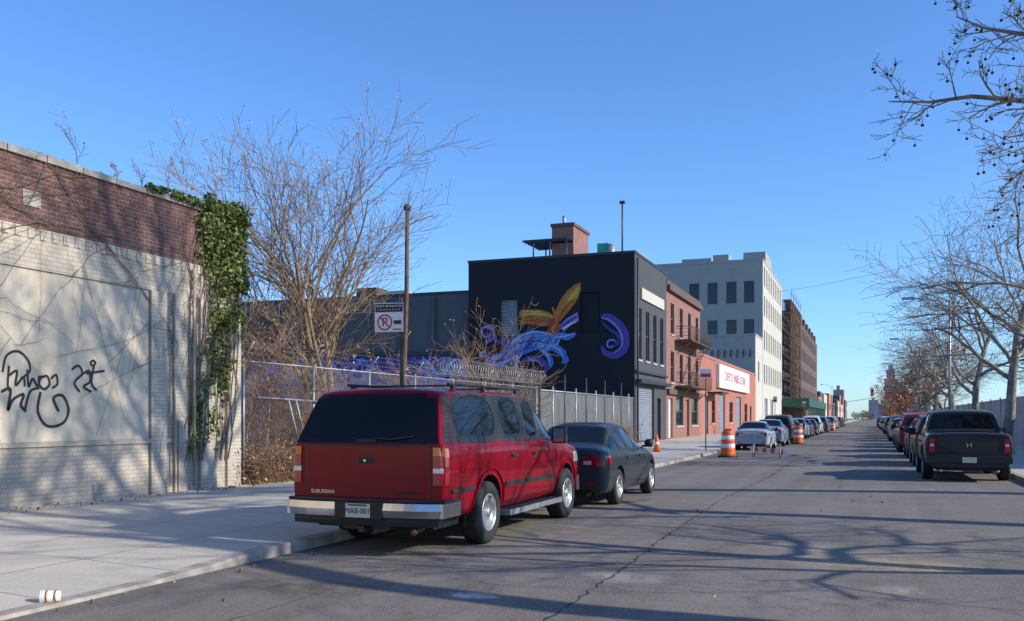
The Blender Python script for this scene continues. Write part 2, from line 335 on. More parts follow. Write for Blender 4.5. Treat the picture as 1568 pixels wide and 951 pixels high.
for i in range(62):
    a=-30+i*.76; b=min(a+.745,YE+.05)
    if a<YE: w.box((-26.05,a,5.722),(X0+.05+R.uniform(0,.015),b,5.83+R.uniform(-.012,.012)),'stone')
w.box((X0+.0005,11.35,4.95),(X0+.02,11.7,5.2),'stone')
w.tube([(X0+.09,15.35,.2),(X0+.09,15.35,4.5)],.03,8,'pconduit')
w.tube([(X0+.09,14.78,.3),(X0+.09,14.78,3.9)],.02,6,'pconduit')
w.box((X0+.05,14.9,.13),(X0+.09,15.05,1.5),'pconduit')
w.obj('brick_warehouse')
def flat(mb,pts,wd,fn,mat,taper=True):
    vs=[];n=len(pts)
    P=[]
    for i in range(n-1):
        p0=Vector(pts[max(i-1,0)]);p1=Vector(pts[i]);p2=Vector(pts[i+1]);p3=Vector(pts[min(i+2,n-1)])
        for k_ in range(6):
            t=k_/6; P.append(.5*((2*p1)+(p2-p0)*t+(2*p0-5*p1+4*p2-p3)*t*t+(-p0+3*p1-3*p2+p3)*t**3))
    P.append(Vector(pts[-1])); m=len(P)
    for i,p in enumerate(P):
        d=P[min(i+1,m-1)]-P[max(i-1,0)]
        if d.length<1e-6: d=Vector((1,0))
        d.normalize(); ww=wd*(.35+.65*math.sin(math.pi*min(1,(i+.5)/m))) if taper else wd
        vs+=[fn(p.x-d.y*ww,p.y+d.x*ww),fn(p.x+d.y*ww,p.y-d.x*ww)]
    mb.add(vs,[(2*i,2*i+1,2*i+3,2*i+2) for i in range(m-1)],mat)
gr=MB(); cnt=[0]
def G(pix,wd=.021,t=False):
    cnt[0]+=1; off=X0+.026+cnt[0]*.0006
    pts=[wallpt(u,v) for u,v in pix]; flat(gr,pts,wd,lambda a,b:(off,a,b),'spray',t)
G([(2,570),(8,545),(25,538),(40,550),(44,568),(30,580)]); G([(12,560),(10,590),(14,600)]); G([(12,575),(24,568),(22,590),(34,578),(36,592)])
G([(40,566),(42,592),(48,580),(56,592),(58,575)]); G([(62,575),(58,588),(66,596),(74,588),(70,576),(62,578)]); G([(76,580),(84,574),(86,588),(78,594)])
G([(0,600),(14,596),(10,628),(18,612),(34,604),(30,620),(38,630)],.024); G([(36,628),(44,600),(58,594)]); G([(60,600),(56,630),(70,652),(94,648),(103,628),(94,606),(80,610),(88,630)],.024)
G([(108,566),(118,560),(124,572),(112,586),(120,600)]); G([(122,575),(134,568),(136,584),(126,592),(138,600)]); G([(142,560),(138,586),(146,598)]); G([(130,572),(158,568)]); G([(136,556),(140,552),(144,556),(140,560),(136,556)],.02)
gr.obj('graffiti')
# ------------------------------------------------------------------ mural building
YM=53.5
w=MB()
e=[(.9,4.9,1.8,7.9),(2.9,4.9,3.9,7.9),(5.0,4.9,6.0,7.9),(7.1,4.9,8.1,7.9),(.5,0.1,5.3,3.3,'shutter'),(6.2,.1,7.3,2.7,'door'),]
xa,za=southpt(766,515,YM); xb,zb=southpt(792,458,YM)
s_=[(xa+23,za-.1,xb+23,zb-.1,'shutter'),(southpt(888,515,YM)[0]+23,za-.1,southpt(919,515,YM)[0]+23,zb+.1,'door','black')]
bldg(w,-23,-12.6,YM,62.6,.1,11.05,'dgray','black',e,s_,cop='dmetal',coph=.15,parapet=.3)
w.box((-12.58,55,8.6),(-12.5,61.5,9.25),'cream')
w.box((-12.58,53.55,3.6),(-12.2,62.4,3.8),'dmetal'); w.box((-12.58,53.5,4.2),(-12.45,62.5,4.32),'dmetal')
x,z=southpt(848,392,58); x2,_=southpt(897,392,58)
w.box((x,57.6,10.75),(x2-.7,61,13.75),'redb'); w.box((x-.06,57.5,13.755),(x2-.62,61.1,13.95),'brown')
w.tube([(x+.7,58,13.8),(x+.7,58,14.5)],.12,8,'metal'); w.box((-22.6,60,10.75),(-19.5,62.3,12.0),'grayp')
w.box((-15.6,58,10.75),(-13.4,61,11.9),'grayp'); w.box((-15.8,57,11.0),(-15.1,57.8,12.4),'vent'); w.tube([(-14.9,57,10.8),(-14.9,57,12.3)],.25,10,'metal')
for xx in (-20,-18.9,-17.8): w.tube([(xx,57,10.8),(xx,57,12.7)],.05,6,'dmetal'); w.tube([(xx,59.5,10.8),(xx,59.5,12.7)],.05,6,'dmetal')
for i in range(7): w.box((-20.6,56.6+i*.5,12.7),(-17.6,56.66+i*.5,12.84),'dmetal')
w.tube([(-13.6,54.6,10.8),(-13.6,54.6,14.2)],.05,6,'dmetal'); w.box((-13.75,54.5,14.2),(-13.45,54.7,14.35),'dmetal')
w.tube([(-12.45,YM+.15,.1),(-12.45,YM+.15,10.8)],.06,6,'dmetal')
w.obj('mural_building')
mu=MB(); mc=[0]
def mst(pix,wd,mat,t=True):
    mc[0]+=1; off=YM-.012-mc[0]*.0006
    pts=[southpt(u,v,YM) for u,v in pix]; flat(mu,pts,wd*.78,lambda a,b:(a,off,b),mat,t)
def mpoly(pix,mat):
    mc[0]+=1; off=YM-.012-mc[0]*.0006
    mu.add([(southpt(u,v,YM)[0],off,southpt(u,v,YM)[1]) for u,v in pix],[tuple(range(len(pix)))],mat)
rr=random.Random(3)
mpoly([(795,477),(815,475),(840,478),(852,486),(848,497),(830,500),(812,497),(797,495),(800,488)],'or1')
for i in range(20):
    t=i/19; y0=476+t*20; mst([(848+rr.uniform(-4,4),484+t*10),(830,y0+rr.uniform(-2,2)),(812,y0+rr.uniform(-3,3)),(793+rr.uniform(-1,8),y0+rr.uniform(-3,3))],.06,rr.choice(['or1','ye','re','ye','gr1']))
mpoly([(842,494),(850,478),(858,460),(868,446),(880,436),(889,433),(890,444),(886,456),(878,468),(868,480),(858,492)],'or1')
for i in range(26):
    t=i/25; tx=866+t*23; ty=455-21*math.sin(min(1,t*1.05)*math.pi/2)+0; 
    mst([(845+t*9,495-t*3),(852+t*10,480-t*4),((855+tx)/2+5,(476+ty)/2+t*4),(tx,ty+t*8)],.055,['ye','re','or1','gr1','ye','re'][i%6])
for i in range(9): mst([(866+i*2.4,464-i),(876+i*1.5,450-i),(885+i*.5,437+i)],.05,rr.choice(['ye','gr1','ye']))
mpoly([(842,488),(852,486),(860,500),(856,512),(846,516),(838,508)],'re')
mst([(846,470),(852,488),(850,505)],.14,'or1'); mst([(850,496),(846,505),(852,512)],.06,'ye')
mpoly([(768,540),(778,524),(794,512),(816,506),(838,508),(854,515),(856,528),(842,538),(820,536),(800,544),(784,552),(772,550)],'blue1')
for pts,wd in (([(775,542),(762,546),(750,552),(744,544)],.24),([(790,545),(777,554),(762,558),(748,556)],.22),([(845,520),(858,514),(870,516),(882,511)],.26),
   ([(840,530),(852,534),(862,541),(866,553)],.30),([(825,533),(838,543),(844,556),(838,566)],.22),([(800,540),(790,552),(793,564)],.24),([(868,546),(868,553),(860,555)],.16)): mst(pts,wd,'blue1')
for i in range(34):
    a=774+i*2.3; mst([(a,540-rr.uniform(0,12)-i*.3),(a+6,524+rr.uniform(-6,8)),(a+13,515+rr.uniform(-4,12))],.035,rr.choice(['blue2','blue2','blue3','blue1','blue3']))
for pts in ([(782,526),(800,514),(822,508),(848,514)],[(842,529),(856,535),(863,547)],[(850,517),(865,515),(881,511)],[(772,543),(758,549),(747,546)],[(800,543),(792,553),(793,562)],[(830,536),(840,546),(842,558)],[(788,546),(772,556),(756,559)]): mst(pts,.06,'blue2')
for pts in ([(778,536),(796,526),(816,522),(838,526)],[(784,546),(800,536),(820,531)]): mst(pts,.05,'blue3')
mpoly([(856,500),(868,488),(885,478),(887,492),(876,497),(864,508)],'pu2'); mst([(858,502),(872,492),(885,484)],.1,'blue3'); mst([(862,504),(874,497),(884,492)],.05,'refl')
def spir(cx,cy,r0,r1,turn,wd,mat,a0=0,sx=1,sy=1):
    mst([(cx+sx*math.cos(a0+k_*turn/14)*(r0+(r1-r0)*k_/14),cy+sy*math.sin(a0+k_*turn/14)*(r0+(r1-r0)*k_/14)) for k_ in range(15)],wd,mat,False)
spir(746,510,3,14,8,.15,'pu',0); spir(746,510,5,13,7,.06,'pu2',.6); mst([(758,520),(768,524),(778,516)],.2,'pu')
mst([(921,486),(930,484),(946,494),(957,512),(956,534),(942,544),(928,541),(922,530)],.32,'pu'); mst([(921,487),(934,491),(949,506),(953,528),(941,540)],.09,'pu2')
mst([(922,492),(932,503),(945,512),(948,526),(938,532)],.12,'blue3'); spir(936,528,2,9,6,.10,'pu',0); spir(936,528,3,8,5,.05,'pu2',.4)
mst([(800,552),(816,548),(832,553),(838,566),(828,572)],.20,'pu'); mst([(806,553),(822,552),(832,562)],.08,'pu2')
mst([(740,548),(736,542),(744,538)],.1,'blue2')
mst([(812,463),(820,468),(826,464)],.06,'gr1')
mu.obj('wall_mural')
# ------------------------------------------------------------------ other buildings on the left
w=MB(); bldg(w,-52,-23.02,YM+.6,72,.1,9.3,'blueg','blueg',[],[(3,5.9,6,7.2),(9,5.9,12,7.2)],cop='dmetal')
w.box((-52,YM+.45,5.5),(-23.05,YM+.59,5.75),'dmetal'); w.box((-50,YM+.5,.1),(-23.05,YM+.595,5.45),'blue3')
w.box((-32,YM+2,9.3),(-30.5,YM+3.5,10.2),'brown'); w.box((-29.8,YM+2,9.3),(-28.4,YM+3.2,9.9),'cream')
for i in range(12): w.box((-51+i*2.3,YM+.42,5.76),(-50.8+i*2.3,YM+.585,9.2),'blueg')
rr=random.Random(9)
for i in range(90):
    x_=rr.uniform(-45,-24); z_=rr.uniform(1.8,4.9); off=YM+.49-i*.0008
    flat(w,[(x_+j*.45,z_+.5*math.sin(j*1.3+i)) for j in range(6)],rr.uniform(.08,.30),lambda a,b,off=off:(a,off,b),rr.choice(['blue1','blue1','pu','blue2','blue1','pu2']))
w.obj('warehouse_building')
w=MB()
e=[(1.5+i*3.3,7.2,2.7+i*3.3,9.3) for i in range(4)]+[(1.5+i*3.3,3.9,2.7+i*3.3,6.0) for i in range(4)]+[(.8,.1,2.2,2.8,'door','white'),(3.4,.9,6.2,3.0,'win'),(7.2,.1,8.6,2.8,'door','redb'),(9.6,.9,12.4,3.0)]
bldg(w,-24,-12.6,62.62,76.1,.1,10.5,'redb','redb',e,[],cop='brown',coph=.3)
w.box((-12.58,62.7,3.15),(-12.4,76,3.5),'brown')
w.box((-12.58,62.7,10.1),(-12.35,76,10.45),'brown'); w.box((-20,68,10.5),(-18,70,12.3),'brown')
w.obj('brick_building')
fe=MB()
for z in (3.7,6.9):
    fe.box((-12.55,65.5,z),(-11.4,74.5,z+.08),'rust')
    for yy in [65.5+i*.3 for i in range(31)]: fe.tube([(-11.42,yy,z),(-11.42,yy,z+1)],.014,4,'rust')
    fe.tube([(-11.42,65.5,z+1),(-11.42,74.5,z+1)],.025,4,'rust'); fe.tube([(-12.5,65.5,z+1),(-11.42,65.5,z+1)],.025,4,'rust')
    for k_ in range(4): fe.tube([(-12.5,65.5,z+.25*k_+.1),(-11.42,65.5,z+.25*k_+.1)],.014,4,'rust')
    for yy in (66,70,74): fe.tube([(-11.5,yy,z),(-12.55,yy,z-.9)],.03,4,'rust')
for d in (0,.6): fe.tube([(-11.9+d*.6,67,3.8),(-11.9+d*.6,72,6.9)],.03,4,'rust')
for i in range(12): fe.box((-11.9,67+i*.42,3.8+i*.26),(-11.5,67.25+i*.42,3.83+i*.26),'rust')
fe.obj('fire_escape')
w=MB()
e=[(2,.1,4.2,3.3,'shutter'),(6,1.0,8,3.0),(10,.1,14,3.6,'shutter'),(17,1.0,19.5,3.0),(22,.1,26,3.6,'shutter'),(29,1,31.5,3),(34,.1,35.5,2.8,'door')]
bldg(w,-28,-12.6,76.12,115.9,.1,6.55,'salmon','salmon',e,[],cop='salmon',coph=.25)
w.box((-12.58,84.6,4.25),(-12.3,107,6.35),'white')
w.box((-12.58,80,3.6),(-11.4,84,3.75),'dmetal')
w.obj('low_brick_building')
sg=text('COFFEY ST. MARBLE & STONE',1.15,(-12.29,95.5,5.35),(math.pi/2,0,math.pi/2),'signr',None,'shop_lettering')
w=MB()
e=[(1.5+i*3.0,z0,2.7+i*3.0,z0+2.4) for z0 in (6,10.4,14.8,18.6) for i in range(9)]+[(2,.2,6,4,'shutter'),(10,.2,14,4,'shutter')]
s1=[]
for z0,z1 in ((16.2,19.0),(11.3,14.1)):
    for u in (1063,1091,1120,1147):
        x,_=southpt(u,450,124.2); s1.append((x+27-.65,z0,x+27+.65,z1))
bldg(w,-27,-12.6,124.2,152.3,.1,21.6,'cream','grayp',e,s1,cop='grayp',coph=.3)
bldg(w,-26.8,-12.63,116,124.19,.1,11.4,'cream','grayp',[(3,6,4.3,8.4)],[],cop='grayp',coph=.25)
w.box((-15.5,128,21),(-12.65,136,23.4),'grayp'); w.box((-19,125,21.8),(-17,128,22.8),'grayp'); w.box((-24,130,21),(-20,136,23.3),'grayp')
w.obj('warehouse_loft_building')
g2=MB()
for i in range(7):
    x=-18+i*.75; flat(g2,[(x,10.2),(x+.3,11),(x+.2,10),(x+.6,10.8)],.04,lambda a,b,i=i:(a,115.97-i*.001,b-1.2),'spray')
g2.obj('graffiti')
w=MB()
e=[(2+i*4,z0,3.6+i*4,z0+2.6) for z0 in (5,9,13) for i in range(5)]
bldg(w,-30,-12.9,152.32,175,.1,18.3,'dgray','dgray',e,[],cop='brown')
w.obj('office_building')
w=MB()
e=[(2+i*4,z0,3.6+i*4,z0+2.6) for z0 in (5,9,13,17) for i in range(20)]
bldg(w,-32,-12.7,175.02,262,.1,20.5,'brown','brown',e,[],cop='brown')
for i in range(8): w.box((-14,176+i*10.5,20.7),(-12.6,180+i*10.5,22.2),'brown')
w.obj('brick_factory_building')
sc=MB()
for yy in [153+i*2.6 for i in range(10)]:
    for xx in (-12.5,-11.3): sc.tube([(xx,yy,.1),(xx,yy,20)],.06,4,'rust')
for z in [4+i*2 for i in range(9)]:
    sc.tube([(-11.3,153,z),(-11.3,176.5,z)],.05,4,'rust'); sc.box((-12.5,153,z-.05),(-11.3,176.4,z),'rubble')
    sc.tube([(-11.3,153,z+1),(-11.3,176.5,z+1)],.04,4,'rust')
    for i in range(0,9,2): sc.tube([(-11.3,153+i*2.6,z),(-11.3,155.6+i*2.6,z+2)],.04,4,'rust')
sc.obj('scaffolding')
sc=MB(); sc.box((-12.5,152,3.3),(-8.5,215,4.6),'green')
for i in range(22): 
    sc.tube([(-8.7,152.5+i*2.9,.1),(-8.7,152.5+i*2.9,3.3)],.07,5,'green')
sc.obj('sidewalk_shed')
rr=random.Random(11)
y=262.1
while y<640:
    L=rr.uniform(14,30); h=rr.choice([8,9,11,12,7,10])
    w=MB(); e=[(1.5+i*3.5,z0,2.9+i*3.5,z0+2) for z0 in (4.5,) for i in range(int(L/3.5)-1)]
    bldg(w,-26,-12.6+rr.uniform(-.5,.3),y,y+L-.1,.1,h,rr.choice(['redb','brown','cream','salmon','dgray']),'brown',e,[]); w.obj('row_building'); y+=L+ (rr.uniform(8,20) if rr.random()<.25 else 0)
for (x0,x1,y0,y1,h,m) in ((-30,-12.8,-62,-30.2,9,'redb'),(-20,14,-130,-100,14,'brown'),(9,24,-95,-35,8,'brown')):
    w=MB(); bldg(w,x0,x1,y0,y1,.1,h,m,m,[(3+i*4,4.5,4.6+i*4,6.8) for i in range(6)],[]); w.obj('row_building')
def PX(u,Y): return southpt(u,600,Y)[0]
w=MB(); x=PX(1364,1400); Z=lambda v,D=1400: HC+(640-v)*D/F
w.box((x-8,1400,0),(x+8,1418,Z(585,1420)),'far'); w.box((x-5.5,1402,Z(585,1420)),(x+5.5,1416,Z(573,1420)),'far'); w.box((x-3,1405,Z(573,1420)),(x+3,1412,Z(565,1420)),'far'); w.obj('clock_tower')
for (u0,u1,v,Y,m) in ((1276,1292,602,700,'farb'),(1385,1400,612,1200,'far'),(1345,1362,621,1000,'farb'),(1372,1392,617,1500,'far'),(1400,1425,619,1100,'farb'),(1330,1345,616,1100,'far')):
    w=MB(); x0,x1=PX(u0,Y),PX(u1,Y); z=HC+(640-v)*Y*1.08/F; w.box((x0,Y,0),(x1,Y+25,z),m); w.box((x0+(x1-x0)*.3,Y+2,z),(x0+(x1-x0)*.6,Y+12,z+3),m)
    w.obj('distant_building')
# ------------------------------------------------------------------ vegetation
def branch(mb,rnd,p,d,L,r,lvl,P,tips):
    n=max(3,min(8,int(L/P.get('seg',.45)))); pts=[p.copy()]; rs=[r]; d=d.copy(); dirs=[d.copy()]
    wob=P['wob']; tr=P['trop']
    for i in range(n):
        d=(d+Vector((rnd.gauss(0,wob),rnd.gauss(0,wob),rnd.gauss(0,wob)+tr))).normalized()
        p=p+d*(L/n); pts.append(p.copy()); rs.append(max(P['rmin'],r*(1-(i+1)/n*(1-P['tap'])))); dirs.append(d.copy())
    kk=10 if r>.12 else (6 if r>.04 else (4 if r>.018 else 3))
    mb.tube(pts,rs,kk,P['mat'],cap=False)
    if lvl<=0: tips.append(pts[-1]); return
    nc=P['nc'][lvl]; t0=P['t0'][lvl]
    for j in range(nc):
        t=t0+(1-t0)*(j+rnd.random()*.8)/nc; i=min(n-1,int(t*n)); f=t*n-i
        q=pts[i].lerp(pts[i+1],min(1,f)); dd=dirs[i]
        ax=dd.cross(Vector((rnd.gauss(0,1),rnd.gauss(0,1),rnd.gauss(0,1)))).normalized()
        nd=Matrix.Rotation(math.radians(rnd.uniform(*P['ang'])),3,ax)@dd
        if nd.z<P.get('zmin',-.3): nd.z=P.get('zmin',-.3)+rnd.random()*.3; nd.normalize()
        rr_=rs[i]*rnd.uniform(.45,.7)
        branch(mb,rnd,q,nd,L*rnd.uniform(*P['len']),max(P['rmin'],rr_),lvl-1,P,tips)
PLANE=dict(wob=.15,trop=.02,rmin=.0075,tap=.45,mat='pbark',nc={4:7,3:6,2:5,1:4},t0={4:.40,3:.3,2:.25,1:.2},ang=(30,68),len=(.48,.74),seg=.45)
def ball(mb,p,r,mat):
    mb.lathe([(-r,.001),(-r*.6,r*.8),(0,r),(r*.6,r*.8),(r,.001)],6,mat,'z',p)
def plane_mesh(seed,H,lvl=4,P=PLANE,r=.02,frac=.58):
    rnd=random.Random(seed); mb=MB(); tips=[]
    branch(mb,rnd,Vector((0,0,0)),Vector((rnd.uniform(-.05,.05),rnd.uniform(-.05,.05),1)),H*frac,H*r,lvl,P,tips)
    for t in tips:
        if rnd.random()<.12: ball(mb,(t.x,t.y,t.z-.05),.022,'seed')
    return mb
vs=[plane_mesh(21,11),plane_mesh(34,11),plane_mesh(55,10.5)]
tm=[]
for i,mb in enumerate(vs): 
    o=mb.obj('plane_tree',local=True); tm.append(o)
pos=[(5.2,42,1.0,.2,0),(5.2,56,1.0,1.9,1),(5.2,71,1.05,4.0,2)]
for o,(x,y,s_,r_,k_) in zip(tm,pos): o.location=(x,y,.1); o.scale=(s_,)*3; o.rotation_euler[2]=r_
def tcopy(k_,x,y,s_,rz,name='plane_tree',src=None):
    o=bpy.data.objects.new(name,(src or tm[k_]).data); o.location=(x,y,.1); o.scale=(s_,)*3; o.rotation_euler[2]=rz; SC.collection.objects.link(o)
for i,(x,y,s_) in enumerate([(5.2,87,1.0),(5.2,104,1.05),(5.4,124,.95),(5.4,148,.95),(5.4,180,.9),(5.4,225,.9),(5.4,280,.9),
        (6.0,33.5,.90),(14,64,1.0),(16,84,1.1),(19,110,1.1),(12,50,.95)]):
    tcopy(i%3,x,y,s_,i*1.37)
tcopy(1,6.2,10.6,.88,2.6); tcopy(2,6.0,3.0,.95,.7)
PT=dict(PLANE); PT.update(nc={4:8,3:6,2:5,1:3},t0={4:.62,3:.25,2:.25,1:.2},len=(.36,.52),ang=(22,52),trop=.05,zmin=.05,wob=.11,rmin=.010)
tall=plane_mesh(77,14.5,4,PT,.019,.80).obj('plane_tree',local=True); tall.location=(5.3,7.2,.1)
tcopy(0,9.5,22.5,1.35,3.9,src=tall)
rnd=random.Random(91); mb=MB(); tips=[]
branch(mb,rnd,Vector((5.0,15.5,.1)),Vector((0.02,0,1)),12.5,.27,4,PT,tips)
P3=dict(PLANE); P3.update(nc={3:6,2:5,1:4},t0={3:.25,2:.3,1:.3},len=(.35,.55),ang=(25,70),rmin=.005,seg=.2,trop=.0)
def limb(pts,r0,r1):
    pts=[Vector(p) for p in pts]; n=len(pts)
    rs=[r0+(r1-r0)*i/(n-1) for i in range(n)]; mb.tube(pts,rs,6,'pbark',cap=False)
    for i in range(n-1):
        for j in range(3):
            q=pts[i].lerp(pts[i+1],rnd.random()); dd=(pts[i+1]-pts[i]).normalized()
            ax=dd.cross(Vector((rnd.gauss(0,1),rnd.gauss(0,1),rnd.gauss(0,1)))).normalized()
            nd=Matrix.Rotation(math.radians(rnd.uniform(25,65)),3,ax)@dd
            branch(mb,rnd,q,nd,rnd.uniform(.45,.9),max(.008,rs[i]*.45),2,P3,tips)
limb([(5.0,15.5,5.4),(4.2,15.6,5.9),(3.2,15.9,6.2),(2.3,16.2,6.35),(1.5,16.3,6.55),(.9,16.2,6.5),(.3,16.1,6.55)],.08,.010)
limb([(5.0,15.5,6.4),(4.0,15.9,6.9),(3.0,16.2,7.2),(2.2,16.5,7.5),(1.7,16.6,7.7),(1.3,16.5,7.9)],.07,.01)
limb([(3.2,15.9,6.2),(2.6,15.4,6.1),(2.1,15.1,5.9),(1.8,14.9,5.5)],.03,.01)
limb([(3.8,15.7,6.0),(3.0,16.6,5.9),(2.4,17.2,5.6),(2.0,17.6,5.3)],.03,.01)
limb([(5.0,15.5,7.2),(3.8,15.2,7.8),(2.9,15.2,8.2),(2.2,15.3,8.5),(1.7,15.3,8.8)],.06,.01)
limb([(5.0,15.5,3.6),(4.2,14.6,4.4),(3.4,13.6,5.0),(2.8,12.6,5.3)],.07,.015)
limb([(5.0,15.5,4.2),(4.4,17.4,4.6),(4.0,19.0,4.9),(3.7,20.6,5.4)],.07,.015)
for t in tips:
    if rnd.random()<.2:
        mb.tube([t,(t.x,t.y,t.z-.1)],.003,3,'seed',cap=False); ball(mb,(t.x,t.y,t.z-.11),.024,'seed')
mb.obj('plane_tree')
def leafs(mb,rnd,c,rad,n,size,mat,flat_=None):
    for _ in range(n):
        while True:
            v=Vector((rnd.uniform(-1,1),rnd.uniform(-1,1),rnd.uniform(-1,1)))
            if v.length<1: break
        p=Vector(c)+Vector((v.x*rad[0],v.y*rad[1],v.z*rad[2]))
        a=Vector((rnd.gauss(0,1),rnd.gauss(0,1),rnd.gauss(0,1))).normalized(); b=a.cross(Vector((rnd.gauss(0,1),rnd.gauss(0,1),rnd.gauss(0,1)))).normalized()
        s=size*rnd.uniform(.5,1.3); mb.add([p-a*s,p-b*s*.6,p+a*s,p+b*s*.6],[(0,1,2,3)],mat)
mb=MB(); tips=[]; rnd=random.Random(5)
P4=dict(PLANE); P4.update(mat='bark',nc={3:7,2:6,1:5},t0={3:.3,2:.3,1:.2},len=(.5,.78))
branch(mb,rnd,Vector((8.0,104,0)),Vector((0,0,1)),5.6,.15,3,P4,tips)
for t in tips: leafs(mb,rnd,t,(.5,.5,.45),22,.11,'oleaf')
mb.obj('autumn_tree')
# lot tree (multi-stem)
mb=MB(); tips=[]; rnd=random.Random(17)
P5=dict(wob=.10,trop=.035,rmin=.0062,tap=.4,mat='bark',nc={4:6,3:6,2:4,1:3},t0={4:.35,3:.25,2:.25,1:.2},ang=(18,50),len=(.44,.68),seg=.4,zmin=-.05)
BT=Vector((-14.9,24.3,.1))
for i in range(6):
    a=i*2*math.pi/6+.4; lean=.12+.14*(i%3)
    branch(mb,rnd,BT+Vector((math.cos(a)*.18,math.sin(a)*.18,0)),Vector((math.cos(a)*lean,math.sin(a)*lean,1)).normalized(),5.2 if i%2 else 6.1,.10 if i%2 else .13,4,P5,tips)
for t in tips:
    if t.z>4.0 and rnd.random()<(.08+.28*(t.x>-14.2)+.22*(t.z>8)): leafs(mb,rnd,t,(.16,.16,.14),5,.028,'dleaf')
mb.obj('bare_tree')
for k_,(x,y,h) in enumerate([(-13.6,18.6,3.8),(-13.4,32.5,5.4),(-14.2,30.5,4.6),(-14,20.8,3.4),(-13.3,36.5,4.2),(-15.6,19.4,6.0)]):
    mb=MB(); tips=[]; P6=dict(P5); P6.update(nc={3:6,2:5,1:3},mat='bramb',ang=(20,50),wob=.13)
    for i in range(3): branch(mb,rnd,Vector((x+rnd.uniform(-.3,.3),y+rnd.uniform(-.3,.3),.1)),Vector((rnd.uniform(-.3,.3),rnd.uniform(-.3,.3),1)).normalized(),h*.62,.035,3,P6,tips)
    for t in tips:
        if rnd.random()<.25: leafs(mb,rnd,t,(.1,.1,.1),3,.03,'dleaf')
    mb.obj('sapling')
def thicket(name,x0,x1,y0,y1,n,h0,h1,mat,r=.009,leaf=None,lean=.5):
    mb=MB(); rnd=random.Random(len(name)+n)
    for _ in range(n):
        p=Vector((rnd.uniform(x0,x1),rnd.uniform(y0,y1),.1)); h=rnd.uniform(h0,h1)*(.6+.4*math.sin(p.y*1.3+p.x)**2)
        a=rnd.uniform(0,6.28); pts=[p]; k_=6
        for i in range(1,k_):
            t=i/(k_-1); pts.append(p+Vector((math.cos(a)*lean*h*t*t+rnd.gauss(0,.06),math.sin(a)*lean*h*t*t+rnd.gauss(0,.06),h*(t*1.35-.5*t**3))))
        pts=[Vector((min(q.x,x1+.25),q.y,q.z)) for q in pts]
        mb.tube(pts,[r*(1.2-.7*i/(k_-1)) for i in range(k_)],3,mat,cap=False)
        for j in range(4):
            q=pts[rnd.randint(1,k_-1)]; d=Vector((rnd.gauss(0,1),rnd.gauss(0,1),rnd.gauss(.4,.6))).normalized()*rnd.uniform(.2,.7)
            mb.tube([q,q+d*.5+Vector((0,0,.04)),q+d],[r*.7,r*.6,r*.45],3,mat,cap=False)
            if leaf and rnd.random()<leaf[1]: leafs(mb,rnd,q+d,(.08,.08,.08),3,.035,leaf[0])
    mb.obj(name)
thicket('bramble_thicket',-17.5,-12.9,17.5,31,1150,1.3,3.7,'bramb',.009,('dleaf',.12))
thicket('bramble_thicket',-16.5,-12.9,31,40,400,1.2,2.8,'bramb',.009,('dleaf',.2))
thicket('dry_weeds',-13.0,-12.2,17.0,22.5,600,.25,.9,'bramb',.006,('rleaf',.8),.6)
thicket('dry_weeds',-13.0,-12.1,40,52,300,.4,1.3,'bramb',.01,('rleaf',.7),.5)
mb=MB(); rnd=random.Random(2)
for _ in range(2600): leafs(mb,rnd,(rnd.uniform(-13.4,-12.0-.6*rnd.random()),rnd.uniform(16.9,23.5),.15+.55*rnd.random()**2),(.1,.1,.05),1,.05,rnd.choice(['rleaf','rleaf','dleaf','ivy']))
for _ in range(500): leafs(mb,rnd,(rnd.uniform(-12.5,-11.9),rnd.uniform(0,17),.14),(.1,.1,.012),1,.03,rnd.choice(['rleaf','dleaf']))
mb.obj('leaf_litter')
# ivy on wall end
mb=MB(); rnd=random.Random(8)
def ivyclump(y,z,ry,rz,n): leafs(mb,rnd,(X0+.07,y,z),(.14,ry,rz),n,.055,'ivy')
for _ in range(110):
    z=5.95-abs(rnd.gauss(0,.9)); y=16.6+rnd.uniform(-.95,.38)*(1 if z>4.2 else .7)
    ivyclump(y,z,.24,.22,60)
for _ in range(85):
    t=rnd.random(); ivyclump(16.5-t*.8+rnd.uniform(-.5,.4),4.7-3.7*t,.15,.24,int(36-22*t))
for _ in range(26): ivyclump(rnd.uniform(14.2,16.6),5.85,.2,.08,32)
for _ in range(34): leafs(mb,rnd,(rnd.uniform(-13.3,-12.6),YE+.08,rnd.uniform(2.6,5.9)),(.3,.1,.3),60,.055,'ivy')
for _ in range(18):
    y=rnd.uniform(15.4,17); pts=[(X0+.05,y,5.7)]
    for i in range(10): pts.append((X0+.05+rnd.random()*.04,pts[-1][1]+rnd.gauss(-.05,.08),pts[-1][2]-.5))
    mb.tube(pts,.012,4,'vine',cap=False)
mb.obj('ivy')
mb=MB(); rnd=random.Random(12)
def strand(y,z,dy,dz,n,r,lv):
    pts=[(X0+.055,y,z)]
    for i in range(n):
        dy+=rnd.gauss(0,.05); dz+=rnd.gauss(0,.045); y+=dy; z+=dz
        if z>5.85: z=5.85; dz=-abs(dz)
        if y>16.9 or z<.6: break
        pts.append((X0+.04+rnd.random()*.015,y,z))
        if lv and rnd.random()<.36: strand(y,z,dy*.6+rnd.gauss(0,.14),dz*.6+rnd.gauss(-.03,.14),rnd.randint(4,9),r*.55,lv-1)
    if len(pts)>1: mb.tube(pts,[max(.003,r*(1-.6*i/len(pts))) for i in range(len(pts))],4,'vine',cap=False)
strand(14.9,3.0,-.10,.17,20,.012,2)
for i in range(6): strand(14.5-rnd.random()*3,4.7+rnd.random()*1.0,-.24,rnd.uniform(-.01,.05),26,.008,2)
